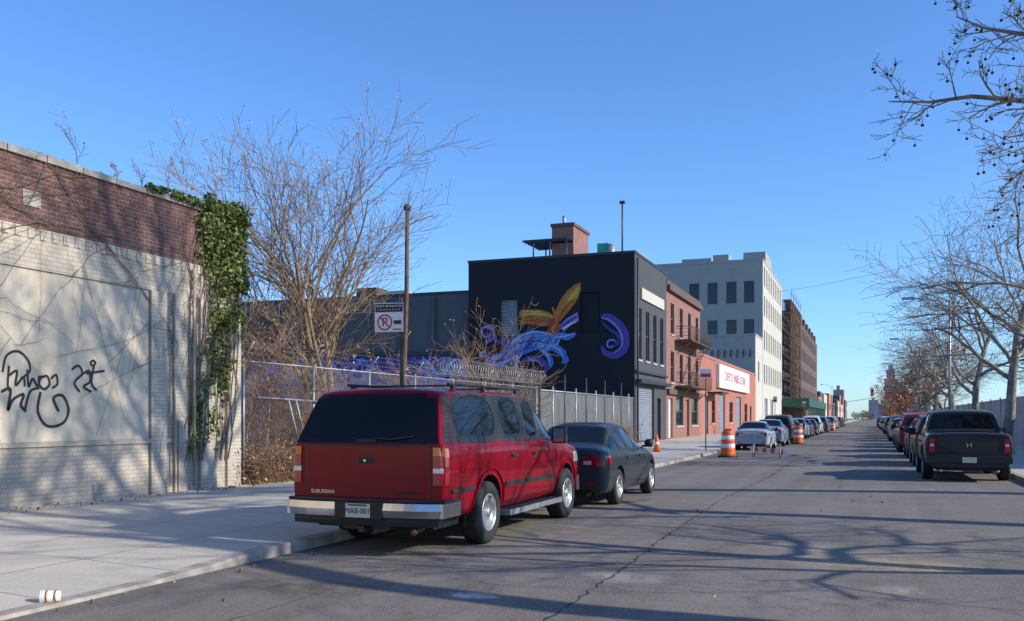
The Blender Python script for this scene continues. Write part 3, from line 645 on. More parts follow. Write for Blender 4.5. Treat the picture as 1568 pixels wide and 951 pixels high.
for i in range(6): strand(8+rnd.random()*7,rnd.uniform(4.0,5.6),rnd.uniform(-.2,.1),rnd.uniform(-.10,.02),12,.005,1)
for i in range(10): strand(14.9+rnd.random()*1.7,5.5,rnd.uniform(-.03,.02),-.25,17,.008,1)
mb.obj('wall_vine')
for (u,v,Y_) in ((120,195,11.9),(178,262,12.8),(262,250,14.2),(288,248,14.5),(218,258,13.3),(330,262,15.9)):
    mb=MB(); y,z=wallpt(u,v,-12.9); tips=[]
    P7=dict(P5); P7.update(nc={2:5,1:3},rmin=.004,mat='bramb')
    branch(mb,rnd,Vector((-12.9,y,5.8)),Vector((0,rnd.uniform(-.2,.2),1)).normalized(),max(.4,z-5.8)*.8,.010,2,P7,tips)
    for t in tips: leafs(mb,rnd,t,(.03,.03,.05),3,.016,'rleaf')
    mb.obj('weed_plant')
mb=MB(); rnd=random.Random(4)
for i in range(60):
    y=rnd.uniform(380,900); x=rnd.choice([rnd.uniform(8,60),rnd.uniform(-10,3) if y>700 else 11]); h=rnd.uniform(5,8)
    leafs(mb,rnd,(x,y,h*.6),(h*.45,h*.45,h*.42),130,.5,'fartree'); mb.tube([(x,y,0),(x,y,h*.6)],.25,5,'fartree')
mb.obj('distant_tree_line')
# ------------------------------------------------------------------ fences
f=MB(); ya,yb=YE+.15,YM-.1
def chain(mb,ya,yb,z0,z1,x,pitch=.10,r=.0028):
    H=z1-z0; y=ya-H
    while y<yb:
        for sgn in (1,-1):
            t0=max(0,(ya-y)/H); t1=min(1,(yb-y)/H)
            if t1>t0:
                zz=(lambda t: z0+H*t) if sgn==1 else (lambda t: z1-H*t)
                mb.tube([(x,y+H*t0,zz(t0)),(x,y+H*t1,zz(t1))],r,3,'fence',cap=False)
        y+=pitch
chain(f,ya,36.5,.15,2.75,X0+.02)
y=ya
while y<36.6:
    f.tube([(X0,y,.1),(X0,y,2.85)],.032,8,'metal'); f.tube([(X0,y,2.85),(X0+.28,y,3.2)],.016,6,'metal'); y+=2.75
f.tube([(X0,ya,2.78),(X0,36.5,2.78)],.018,6,'metal')
for k_ in range(3): f.tube([(X0+.09*(k_+1),ya,2.95+.11*k_),(X0+.09*(k_+1),36.5,2.95+.11*k_)],.004,3,'metal',cap=False)
n=640; pts=[(X0+.15+.27*math.cos(i*.42),27+i*.0148,3.18+.27*math.sin(i*.42)) for i in range(n)]
f.tube(pts,.006,3,'razor',cap=False)
for A,B in (((17.4,2.0),(20.0,1.95)),((18.6,1.95),(19.3,.3)),((18.9,1.95),(19.6,.3)),((20.0,1.95),(21.3,.4))):
    f.tube([(X0+.1,A[0],A[1]),(X0+.1,B[0],B[1])],.025,6,'metal')
f.obj('chain_link_fence')
f=MB(); y=36.7; i=0
while y<YM-.3:
    f.tube([(X0,y,.1),(X0,y,3.45 if i%2==0 else 2.9)],.045,8,'metal' if i%2 else 'dmetal'); y+=1.7; i+=1
y=36.7
while y<YM-.4:
    f.box((X0-.03,y,.2),(X0-.022+R.uniform(0,.006),y+.10,2.65),'privacy'); y+=.115
f.tube([(X0,36.7,2.7),(X0,YM-.2,2.7)],.03,6,'metal'); chain(f,36.7,YM-.2,.2,2.7,X0+.03,.14,.003)
f.obj('slatted_fence')
f=MB(); f.box((7.62,30,0),(7.85,330,2.7),'bwall')
for i in range(60): f.box((7.57,30+i*5,0),(7.615,30.3+i*5,2.8),'bwall')
f.obj('boundary_wall')
f=MB(); x,y=-13.5,26.4
f.tube([(x,y,.1),(x-.03,y,3),(x+.06,y,5.5),(x+.08,y,8.0)],[.085,.08,.07,.06],10,'rust'); f.lathe([(8.0,.10),(8.1,.12),(8.16,.10),(8.2,.03)],10,'dmetal','z',(x+.08,y,0)); f.obj('vent_pipe')
# signs
def sign(x,y,zt,w_,h,post='dmetal',big=False,dx=0):
    r=empty('parking_sign',(x,y,.12)); b=MB(); H=zt-.12
    b.box((-.03,-.02,0),(.03,.02,H+.02),'postm') if big else b.tube([(0,0,0),(0,0,H)],.025,6,'dmetal')
    b.obj('post',r)
    b=MB(); b.box((dx-w_/2,-.032,H-h),(dx+w_/2,-.026,H),'white'); 
    if big:
        b.box((dx-w_/2+.01,-.035,H-.14),(dx+w_/2-.01,-.0325,H-.012),'rubber')
        for i in range(8): b.box((dx-w_/2+.045+i*.05,-.0375,H-.11),(dx-w_/2+.062+i*.05,-.0355,H-.095),'white')
        n=40; vs=[]
        for i in range(n):
            t=2*math.pi*i/n
            for rr_ in (.125,.10): vs.append((dx-.07+rr_*math.cos(t),-.0355,H-.30+rr_*math.sin(t)))
        b.add(vs,[(2*i,2*i+1,(2*i+3)%(2*n),(2*i+2)%(2*n)) for i in range(n)],'signr')
        q=Vector((.7071,0,-.7071)); pq=Vector((.7071,0,.7071)); c_=Vector((dx-.07,-.037,H-.30))
        b.add([c_-q*.11-pq*.011,c_+q*.11-pq*.011,c_+q*.11+pq*.011,c_-q*.11+pq*.011],[(0,1,2,3)],'signr')
        b.box((dx+.08,-.0355,H-.33),(dx+.2,-.0325,H-.27),'rubber'); b.box((dx+.06,-.0355,H-.42),(dx+.2,-.0325,H-.40),'signr')
    else: b.box((-w_/2+.03,-.035,H-h+.05),(w_/2-.03,-.0325,H-h/2),'signr')
    b.obj('panel',r)
    if big:
        text('NIGHT REGULATION',.045,(dx,-.036,H-.05),(math.pi/2,0,0),'white',r)
        text('P',.19,(dx-.07,-.0345,H-.30),(math.pi/2,0,0),'rubber',r)
    return r
s=sign(-6.75,13.1,3.33,.47,.45,big=True,dx=-.2); s.rotation_euler[2]=.12
sign(-6.7,42,3.7,.5,.4); sign(-6.7,75,3.2,.3,.45); sign(-6.7,110,3.4,.4,.5)
def lamp(x,y,h):
    b=MB(); b.tube([(x,y,.1),(x,y,1)],.11,8,'metal'); b.tube([(x,y,1),(x,y,h)],[.08,.05],8,'metal'); b.tube([(x,y,h-.6),(x-.8,y,h+.1),(x-1.8,y,h+.25)],.035,6,'metal')
    b.box((x-2.3,y-.14,h+.18),(x-1.7,y+.14,h+.30),'metal'); b.obj('street_lamp')
lamp(3.95,54,7.6); lamp(3.95,84,7.8); lamp(3.95,125,8); lamp(3.95,175,8); lamp(-6.8,200,8)
b=MB(); b.tube([(-6.7,330,.1),(-6.7,330,7)],.12,6,'metal'); b.tube([(-6.7,330,6.8),(2,330,8.2)],.09,6,'metal'); b.box((.6,329.8,8.6),(1.6,330.2,11.2),'orange'); b.box((.8,329.75,10),(1.4,329.79,10.8),'rubber'); b.obj('traffic_light')
b=MB(); b.tube([(-12.4,140,19.5),(-6,125,18.2),(2,110,17.4),(12,95,17.3)],.02,3,'rubber'); b.obj('overhead_cable')
# ------------------------------------------------------------------ traffic barrels etc
def barrel(x,y):
    b=MB(); 
    b.lathe([(0,.40),(.07,.40),(.07,.30)],20,'rubber','z',(x,y,.0))
    zs=[.07,.22,.38,.54,.70,.86,.98]; 
    for i,(a,c_) in enumerate(zip(zs[:-1],zs[1:])):
        ra,rc=.30-.012*i,.30-.012*(i+1); b.lathe([(a,ra),(a+.01,ra+.004),(c_-.01,rc+.004),(c_,rc)],20,'refl' if i in (2,4) else 'orange','z',(x,y,0))
    b.lathe([(.98,.23),(1.03,.2),(1.04,.02)],20,'orange','z',(x,y,0)); b.box((x-.13,y-.02,1.03),(x+.13,y+.02,1.13),'orange')
    b.obj('traffic_barrel')
barrel(-5.2,38.0); barrel(-3.9,58.5); barrel(-4.0,120)
b=MB(); x,y=-8.35,39.5; b.box((x-.2,y-.2,.12),(x+.2,y+.2,.16),'orange'); b.lathe([(.16,.15),(.4,.11),(.55,.085),(.85,.035),(.86,.01)],16,'orange','z',(x,y,0)); b.lathe([(.42,.112),(.54,.093)],16,'refl','z',(x,y,0)); b.obj('traffic_cone')
b=MB()
for i in range(9):
    b.box((-4.45+i*.17,39.0-.12*i,.22-.012*i),(-4.28+i*.17,39.03-.12*i,.42-.012*i),'orange' if i%2 else 'refl')
for x,y in ((-4.3,38.9),(-3.2,38.1)):
    b.tube([(x,y-.3,.02),(x,y,.5)],.03,5,'metal'); b.tube([(x,y+.3,.02),(x,y,.5)],.03,5,'metal')
b.obj('traffic_barricade')
b=MB(); b.lathe([(0,.032),(.10,.041),(.105,.043)],16,'paper','z'); b.lathe([(.106,.044),(.115,.044),(.118,.02)],16,'refl','z')
for z in (.02,.07): b.lathe([(z,.0345+z*.09),(z+.010,.0352+z*.09+.0008)],16,'cupb','z')
o=b.obj('paper_cup',local=True); o.location=(-6.24,6.0,.083); o.rotation_euler=(math.radians(92),0,math.radians(-60)); o.scale=(1.3,)*3
b=MB(); rnd=random.Random(6)
for _ in range(160): leafs(b,rnd,(rnd.choice([rnd.uniform(-6.2,-5.7),rnd.uniform(-11,3)]),rnd.uniform(4,24),.012 ),(.05,.05,.006),1,.03,rnd.choice(['rleaf','dleaf']))
b.obj('fallen_leaves')
# ------------------------------------------------------------------ vehicles
def loft(st,side,top,capglass=None,capcrease=.35,roofc=0):
    bm=bmesh.new(); cr=bm.edges.layers.float.new('crease_edge'); cv=bm.verts.layers.float.new('crease_vert'); rings=[]
    for (y,w_,zb,zt,wr,zr,ln) in st:
        hood=(zr-zt)<.15; mid=(zb+zt)/2
        z6=zt+(zr-zt)*.6 if hood else zr-.055
        pr=[(0,zb),(w_*.88,zb),(w_*.97,zb+.07),(w_,mid),(w_*.985,zt-.10),(w_*.95,zt),(wr,z6),(wr*.86,zr),(0,zr+.02)]
        ring=[]
        for (x,z) in pr: ring.append(bm.verts.new((x,y+ln*max(0,z-zt),z)))
        for (x,z) in pr[7:0:-1]: ring.append(bm.verts.new((-x,y+ln*max(0,z-zt),z)))
        rings.append(ring)
    sg=[];tg=[]
    for i in range(len(rings)-1):
        a,b=rings[i],rings[i+1]
        for j in range(16):
            k_=(j+1)%16; f_=bm.faces.new((a[j],a[k_],b[k_],b[j])); f_.smooth=True
            if j in (5,10):
                if side[i]=='g': sg.append(f_); f_.material_index=1
                elif side[i]=='p': f_.material_index=2
            if j in (6,7,8,9) and top[i]=='g': f_.material_index=1; tg.append((i,f_))
            if j in (0,15): f_.material_index=2
    for i in range(len(rings)-1):
        for j in (5,11): bm.edges.get((rings[i][j],rings[i+1][j]))[cr]=.45
        for j in (6,10): bm.edges.get((rings[i][j],rings[i+1][j]))[cr]=roofc
    cg=[]
    for end,rg in ((0,rings[0]),(1,rings[-1])):
        f_=bm.faces.new((rg[0],rg[1],rg[15])); f_=bm.faces.new((rg[7],rg[8],rg[9]))
        for i in range(1,7):
            f_=bm.faces.new((rg[i],rg[i+1],rg[15-i],rg[16-i])); f_.smooth=True
            if end==0 and capglass and i==5: f_.material_index=1; cg.append(f_)
        for j in range(16):
            e_=bm.edges.get((rg[j],rg[(j+1)%16])); e_[cr]=capcrease
    bmesh.ops.recalc_face_normals(bm,faces=bm.faces)
    if sg:
        r_=bmesh.ops.inset_individual(bm,faces=sg,thickness=.022,depth=-.010,use_even_offset=True)
        for f_ in r_['faces']: f_.material_index=2
    for idx in set(i for i,_ in tg):
        r_=bmesh.ops.inset_region(bm,faces=[f_ for i,f_ in tg if i==idx],thickness=.045,depth=-.008,use_even_offset=True)
        for f_ in r_['faces']: f_.material_index=2
    if cg:
        r_=bmesh.ops.inset_region(bm,faces=cg,thickness=.03,depth=-.006,use_even_offset=True)
        for f_ in r_['faces']: f_.material_index=2
    for e_ in bm.edges:
        if len(e_.link_faces)==2 and e_.link_faces[0].material_index!=e_.link_faces[1].material_index: e_[cr]=.95
    for f_ in bm.faces:
        if f_.material_index==1:
            for v in f_.verts:
                if any(q.material_index!=1 for q in v.link_faces): v[cv]=max(v[cv],.85)
    for f_ in sg:
        for v in f_.verts:
            v[cv]=.95
            for e_ in v.link_edges:
                o_=e_.other_vert(v)
                if o_ not in f_.verts: o_[cv]=max(o_[cv],.85)
    me=bpy.data.meshes.new('body'); bm.to_mesh(me); bm.free()
    for k_ in ('paint','cglass','rubber'): me.materials.append(MAT[k_])
    return me
def finish_body(me,wheels,Rw,w_,name,boxes=()):
    ob=bpy.data.objects.new(name,me); SC.collection.objects.link(ob)
    md=ob.modifiers.new('s','SUBSURF'); md.levels=3; md.render_levels=3
    cut=MB(); cut.mats=['paint','cglass','rubber']
    for yy in wheels:
        for s_ in (1,-1):
            n=40; vs=[]
            for x in (s_*(w_-.30),s_*(w_+.3)):
                for j in range(n):
                    t=2*math.pi*j/n; vs.append((x,yy+Rw*1.17*math.cos(t),Rw+.02+Rw*1.17*math.sin(t)))
            fs=[(j,(j+1)%n,n+(j+1)%n,n+j) for j in range(n)]+[tuple(range(n-1,-1,-1)),tuple(n+j for j in range(n))]
            if s_==-1: fs=[f_[::-1] for f_ in fs]
            cut.add(vs,fs,'rubber')
    for a,b_ in boxes: cut.box(a,b_,'rubber')
    co=cut.obj('cut',local=True)
    bm=bmesh.new(); bm.from_mesh(co.data); bmesh.ops.recalc_face_normals(bm,faces=bm.faces); bm.to_mesh(co.data); bm.free()
    bo=ob.modifiers.new('b','BOOLEAN'); bo.object=co; bo.operation='DIFFERENCE'; bo.solver='EXACT'
    bpy.context.view_layer.update()
    m2=bpy.data.meshes.new_from_object(ob.evaluated_get(bpy.context.evaluated_depsgraph_get()))
    ob.modifiers.clear(); ob.data=m2; bpy.data.objects.remove(co)
    ps=m2.polygons
    m2.polygons.foreach_set('use_smooth',[True]*len(ps))
    m2.set_sharp_from_angle(angle=math.radians(38))
    bvh=BVHTree.FromPolygons([v.co.copy() for v in m2.vertices],[tuple(p.vertices) for p in m2.polygons])
    return ob,bvh
def proj(bvh,a,b,ax,off):
    if ax in ('+x','-x'):
        s_=1 if ax=='+x' else -1; o=Vector((s_*2,a,b)); d=Vector((-s_,0,0))
    elif ax=='-y': o=Vector((a,-2,b)); d=Vector((0,1,0))
    elif ax=='+y': o=Vector((a,9,b)); d=Vector((0,-1,0))
    else: o=Vector((a,b,4)); d=Vector((0,0,-1))
    h=bvh.ray_cast(o,d)[0]
    if h is None: return None
    return h-d*off
def strip(mb,bvh,pts,ax,wd,th,mat):
    P=[]
    for a,b in zip(pts[:-1],pts[1:]):
        a=Vector(a);b=Vector(b); n=max(1,int((b-a).length/.06))
        for i in range(n): P.append(a.lerp(b,i/n))
    P.append(Vector(pts[-1])); m=len(P); rows=[]
    for i,p in enumerate(P):
        d=(P[min(i+1,m-1)]-P[max(i-1,0)]).normalized(); nx,ny=-d.y*wd/2,d.x*wd/2
        q=[proj(bvh,p.x+nx,p.y+ny,ax,th),proj(bvh,p.x-nx,p.y-ny,ax,th),proj(bvh,p.x+nx,p.y+ny,ax,-.01),proj(bvh,p.x-nx,p.y-ny,ax,-.01)]
        rows.append(q if all(v is not None for v in q) else None)
    for a,b in zip(rows[:-1],rows[1:]):
        if a and b and (a[0]-b[0]).length<.25:
            mb.add([a[0],a[1],b[1],b[0],a[2],a[3],b[3],b[2]],[(0,1,2,3),(0,3,7,4),(1,5,6,2)],mat)
def patch(mb,bvh,c_,ax,th,mat,n=6):
    c_=[Vector(p) for p in c_]; g_=[];
    for i in range(n+1):
        row=[]
        for j in range(n+1):
            u,v=i/n,j/n; p=(c_[0]*(1-u)+c_[1]*u)*(1-v)+(c_[3]*(1-u)+c_[2]*u)*v
            row.append((proj(bvh,p.x,p.y,ax,th),proj(bvh,p.x,p.y,ax,-.01)))
        g_.append(row)
    for i in range(n):
        for j in range(n):
            q=[g_[i][j][0],g_[i+1][j][0],g_[i+1][j+1][0],g_[i][j+1][0]]
            if all(v is not None for v in q): mb.add(q,[(0,1,2,3)],mat,True)
    bd=[(i,0) for i in range(n)]+[(n,j) for j in range(n)]+[(i,n) for i in range(n,0,-1)]+[(0,j) for j in range(n,0,-1)]
    for a,b in zip(bd,bd[1:]+bd[:1]):
        q=[g_[a[0]][a[1]][0],g_[b[0]][b[1]][0],g_[b[0]][b[1]][1],g_[a[0]][a[1]][1]]
        if all(v is not None for v in q): mb.add(q,[(0,1,2,3)],mat)
def wheel_mesh(Rw,wd,ns,name,rim=.62,sw=.16):
    mb=MB(); h=wd/2; q=rim
    mb.lathe([(-h*.8,q*Rw),(-h,Rw*.76),(-h,Rw*.9),(-h*.82,Rw*.985),(-h*.5,Rw),(h*.5,Rw),(h*.82,Rw*.985),(h,Rw*.9),(h*1.0,Rw*.76),(h*.85,q*Rw),(h*.8,q*Rw-.001)],44,'tyre','x')
    for a_ in (-.35,0,.35): mb.lathe([(h*a_-.004,Rw*1.001),(h*a_+.004,Rw*1.001)],44,'rubber','x')
    mb.lathe([(h*.86,q*Rw+.004),(h*.95,q*Rw-.004),(h*.93,q*Rw-.022),(h*.35,q*Rw-.03)],40,'alloy','x')
    mb.lathe([(h*.15,q*Rw-.012),(h*.36,q*Rw-.012),(h*.37,.01)],30,'rubber','x')
    mb.lathe([(h*.38,q*Rw*.55),(h*.42,q*Rw*.55),(h*.42,.01)],24,'rust','x')
    for i in range(ns):
        t=2*math.pi*i/ns; ct,st_=math.cos(t),math.sin(t); vs=[]
        for (r_,ww,x0,x1) in ((.04,Rw*sw*1.1,.38,.84),(q*Rw*.55,Rw*sw*.75,.38,.84),(q*Rw-.008,Rw*sw*.95,.38,.9)):
            for x in (h*x0,h*x1):
                for s_ in (-1,1): vs.append((x,ct*r_-st_*s_*ww/2,st_*r_+ct*s_*ww/2))
        fs=[]
        for a in (0,4): fs+=[(a+2,a+3,a+7,a+6),(a+0,a+4,a+5,a+1),(a,a+2,a+6,a+4),(a+1,a+5,a+7,a+3)]
        mb.add(vs,fs,'alloy')
    mb.lathe([(h*.5,Rw*.15),(h*.93,Rw*.15),(h*.97,Rw*.12),(h*.98,.005)],20,'alloy','x')
    for i in range(ns):
        t=2*math.pi*(i+.5)/ns; mb.lathe([(h*.4,.012),(h*.86,.012),(h*.88,.002)],6,'chrome','x',(0,math.cos(t)*Rw*.2,math.sin(t)*Rw*.2))
    return mb.obj(name,local=True)
def put_wheels(root,Rw,wd,track,ys,ns,rim=.62,sw=.16):
    w0=wheel_mesh(Rw,wd,ns,'wheel',rim,sw); me=w0.data; bpy.data.objects.remove(w0)
    for yy in ys:
        for s_ in (1,-1):
            o=bpy.data.objects.new('wheel',me); o.location=(s_*(track-wd/2),yy,Rw); o.parent=root
            o.rotation_euler=(R.uniform(0,1),0,0 if s_==1 else math.pi); SC.collection.objects.link(o)
def arc(yy,Rw,k_=1.23,a0=-8,a1=188,n=26):
    return [(yy+Rw*k_*math.cos(math.radians(a0+(a1-a0)*i/n)),Rw+.02+Rw*k_*math.sin(math.radians(a0+(a1-a0)*i/n))) for i in range(n+1)]
# ---- SUV
def make_suv():
    W=1.0
    st=[(.09,.965,.42,1.27,.79,1.85,.50),(.13,.985,.40,1.27,.80,1.885,.50),(.40,.995,.40,1.27,.81,1.90,.36),
        (1.86,1.0,.40,1.27,.82,1.905,0),(1.95,1.0,.40,1.27,.82,1.905,0),(2.76,1.0,.40,1.26,.82,1.90,0),(2.85,1.0,.40,1.26,.82,1.90,0),
        (3.42,.995,.40,1.25,.80,1.86,0),(4.18,.985,.40,1.22,.86,1.27,0),(4.45,.98,.40,1.19,.84,1.25,0),(5.25,.96,.40,1.10,.80,1.15,0),(5.42,.93,.42,1.05,.76,1.10,0),(5.48,.89,.45,1.0,.74,1.05,0)]
    side=[None,None,'g','p','g','p','g','g',None,None,None,None]
    top=[None]*7+['g']+[None]*4
    me=loft(st,side,top,capglass=False,capcrease=.55,roofc=.3)
    wy=(1.42,4.66); Rw=.385
    ob,bvh=finish_body(me,wy,Rw,W,'body'); root=empty('suv'); ob.parent=root
    t=MB(); fl=MB()
    for ax in ('+x','-x'):
        for yy in wy: strip(fl,bvh,arc(yy,Rw,1.25),ax,.075,.022,'paint')
        for pts in ([(2.80,1.24),(2.80,.50)],[(1.90,1.24),(1.92,.95),(1.98,.80)],[(3.95,1.2),(4.0,.95),(4.02,.5)],[(2.0,.50),(4.0,.50)],[(3.45,1.80),(4.05,1.3)]):
            strip(t,bvh,pts,ax,.011,.0015,'rubber')
        strip(t,bvh,[(.3,.72),(.95,.72)],ax,.05,.012,'rubber'); strip(t,bvh,[(1.95,.70),(4.1,.70)],ax,.055,.014,'rubber')
        strip(t,bvh,[(.25,1.265),(3.9,1.245)],ax,.018,.006,'rubber')
        for yy in (2.15,3.0):
            patch(t,bvh,[(yy,1.02),(yy+.2,1.02),(yy+.2,1.09),(yy,1.09)],ax,.004,'rubber',3); patch(t,bvh,[(yy+.02,1.05),(yy+.18,1.05),(yy+.18,1.075),(yy+.02,1.075)],ax,.03,'rubber',3)
        patch(t,bvh,[(.12,.80),(.22,.80),(.23,1.21),(.14,1.21)],ax,.008,'redl',4); patch(t,bvh,[(.12,1.11),(.225,1.11),(.23,1.21),(.14,1.21)],ax,.012,'ambl',4)
        patch(t,bvh,[(.17,1.28),(.38,1.28),(.57,1.82),(.42,1.82)],ax,.005,'rubber',6)
        for i in range(9): strip(t,bvh,[(.22+i*.024,1.34+i*.05),(.36+i*.022,1.34+i*.05)],ax,.012,.010,'rubber')
        patch(t,bvh,[(5.05,.86),(5.38,.86),(5.36,1.02),(5.05,1.02)],ax,.01,'clearl',4)
    strip(t,bvh,[(.72,1.02),(.90,1.02),(.90,1.18),(.72,1.18),(.72,1.02)],'-x',.007,.0015,'rubber')
    patch(t,bvh,[(-.905,1.265),(.905,1.265),(.765,1.83),(-.765,1.83)],'-y',.006,'cglass',10)
    for s_ in (1,-1):
        patch(t,bvh,[(s_*.85,.80),(s_*.965,.80),(s_*.965,.93),(s_*.85,.93)],'-y',.014,'redl',4)
        patch(t,bvh,[(s_*.85,.935),(s_*.965,.935),(s_*.965,.99),(s_*.85,.99)],'-y',.014,'clearl',4)
        patch(t,bvh,[(s_*.85,.995),(s_*.965,.995),(s_*.96,1.12),(s_*.85,1.12)],'-y',.014,'redl',4)
        patch(t,bvh,[(s_*.85,1.125),(s_*.96,1.125),(s_*.95,1.22),(s_*.85,1.22)],'-y',.016,'ambl',4)
        strip(t,bvh,[(s_*.82,.62),(s_*.82,1.26)],'-y',.012,.002,'rubber')
        strip(t,bvh,[(s_*.82,.62),(0,.62)],'-y',.010,.002,'rubber')
        t.box((s_*1.0,3.78,1.20),(s_*1.06,3.86,1.26),'rubber'); t.box((s_*1.04,3.72,1.18),(s_*1.24,3.84,1.42),'rubber'); t.box((s_*1.06,3.713,1.20),(s_*1.22,3.719,1.40),'chrome')
        for yy in (.95,1.9,3.1): t.box((s_*.66,yy,1.89),(s_*.70,yy+.08,1.945),'rubber')
        t.tube([(s_*.68,.85,1.955),(s_*.68,3.3,1.955)],.018,8,'rubber')
        t.box((s_*.88,1.95,.30),(s_*1.06,4.15,.37),'metal'); t.box((s_*.9,1.97,.371),(s_*1.05,4.13,.376),'rubber')
        t.box((s_*.80,1.0,.25),(s_*.84,1.02,.45),'rubber')
    for yy in (1.1,2.6): t.box((-.68,yy,1.935),(.68,yy+.05,1.955),'rubber')
    strip(t,bvh,[(-.84,1.245),(.84,1.245)],'-y',.02,.004,'rubber')
    patch(t,bvh,[(-.13,1.27),(.13,1.27),(.13,1.31),(-.13,1.31)],'-y',.02,'rubber',3)
    strip(t,bvh,[(.10,1.32),(.35,1.31),(.60,1.345)],'-y',.014,.03,'rubber')
    patch(t,bvh,[(-.10,1.03),(.10,1.03),(.10,1.10),(-.10,1.10)],'-y',.004,'rubber',3); 
    t.lathe([(0,.018),(.03,.018)],10,'chrome','y',(0,.065,1.065))
    def bar(z0,z1,y0,mat,xw=.98,dep=.22,ins=.0):
        n=14; vs=[]
        for i in range(n+1):
            x=-xw+2*xw*i/n; yy=y0+.10*abs(x/xw)**4+ins
            vs+=[(x,yy,z0),(x,yy-.012,(z0+z1)/2),(x,yy,z1),(x,y0+dep,z1),(x,y0+dep,z0)]
        fs=[]
        for i in range(n):
            a=i*5; b=a+5
            for j in range(5): fs.append((a+j,b+j,b+(j+1)%5,a+(j+1)%5))
        fs.append((0,1,2,3,4)); fs.append(tuple(n*5+k_ for k_ in (4,3,2,1,0))); t.add(vs,fs,mat,False)
    bar(.44,.60,-.07,'chrome'); bar(.603,.635,-.06,'rubber',.985,.2); bar(.34,.435,-.03,'rubber',.93)
    for s_ in (1,-1):
        t.box((s_*.96,.02,.44),(s_*1.0,.50,.60),'chrome'); t.box((s_*.95,.05,.603),(s_*1.0,.5,.635),'rubber')
    t.box((-.30,-.092,.42),(.30,-.078,.61),'rubber'); 
    t.box((-.155,-.102,.435),(.155,-.095,.59),'plate'); t.box((-.12,-.1035,.565),(.12,-.1022,.582),'plateb')
    t.box((-.035,-.02,.26),(.035,.2,.33),'dmetal'); t.box((-.3,0.1,.28),(.3,.2,.34),'dmetal')
    t.tube([(.62,.3,.30),(.66,-.02,.28)],.032,10,'rust')
    t.box((-.75,.3,.28),(.75,5.2,.42),'rubber'); t.tube([(-.75,1.42,.385),(.75,1.42,.385)],.06,8,'rust'); t.lathe([(-.14,.05),(-.1,.13),(.1,.13),(.14,.05)],12,'rust','x',(0,1.42,.385))
    t.box((-.9,5.42,.38),(.9,5.56,.62),'chrome'); t.box((-.7,5.46,.7),(.7,5.51,.98),'rubber'); t.box((-.72,5.47,.82),(.72,5.53,.86),'chrome')
    t.obj('trim',root,bevel=.004); fo=fl.obj('flares',root)
    text('MAB-001',.085,(0,-.1035,.505),(math.pi/2,0,0),'plateb',root,'plate_text')
    text('SUBURBAN',.062,(-.56,.082,.70),(math.pi/2,0,0),'chrome',root,'badge_text'); text('CHEVROLET',.058,(.53,.082,.70),(math.pi/2,0,0),'dmetal',root,'badge_text')
    put_wheels(root,Rw,.265,.99,wy,6,.60,.26)
    return root
def paintcar(root,col):
    for c_ in root.children:
        c_.color=(col[0],col[1],col[2],1)
suv=make_suv(); suv.location=(-5.36,9.42,0); paintcar(suv,(.215,.002,.010))
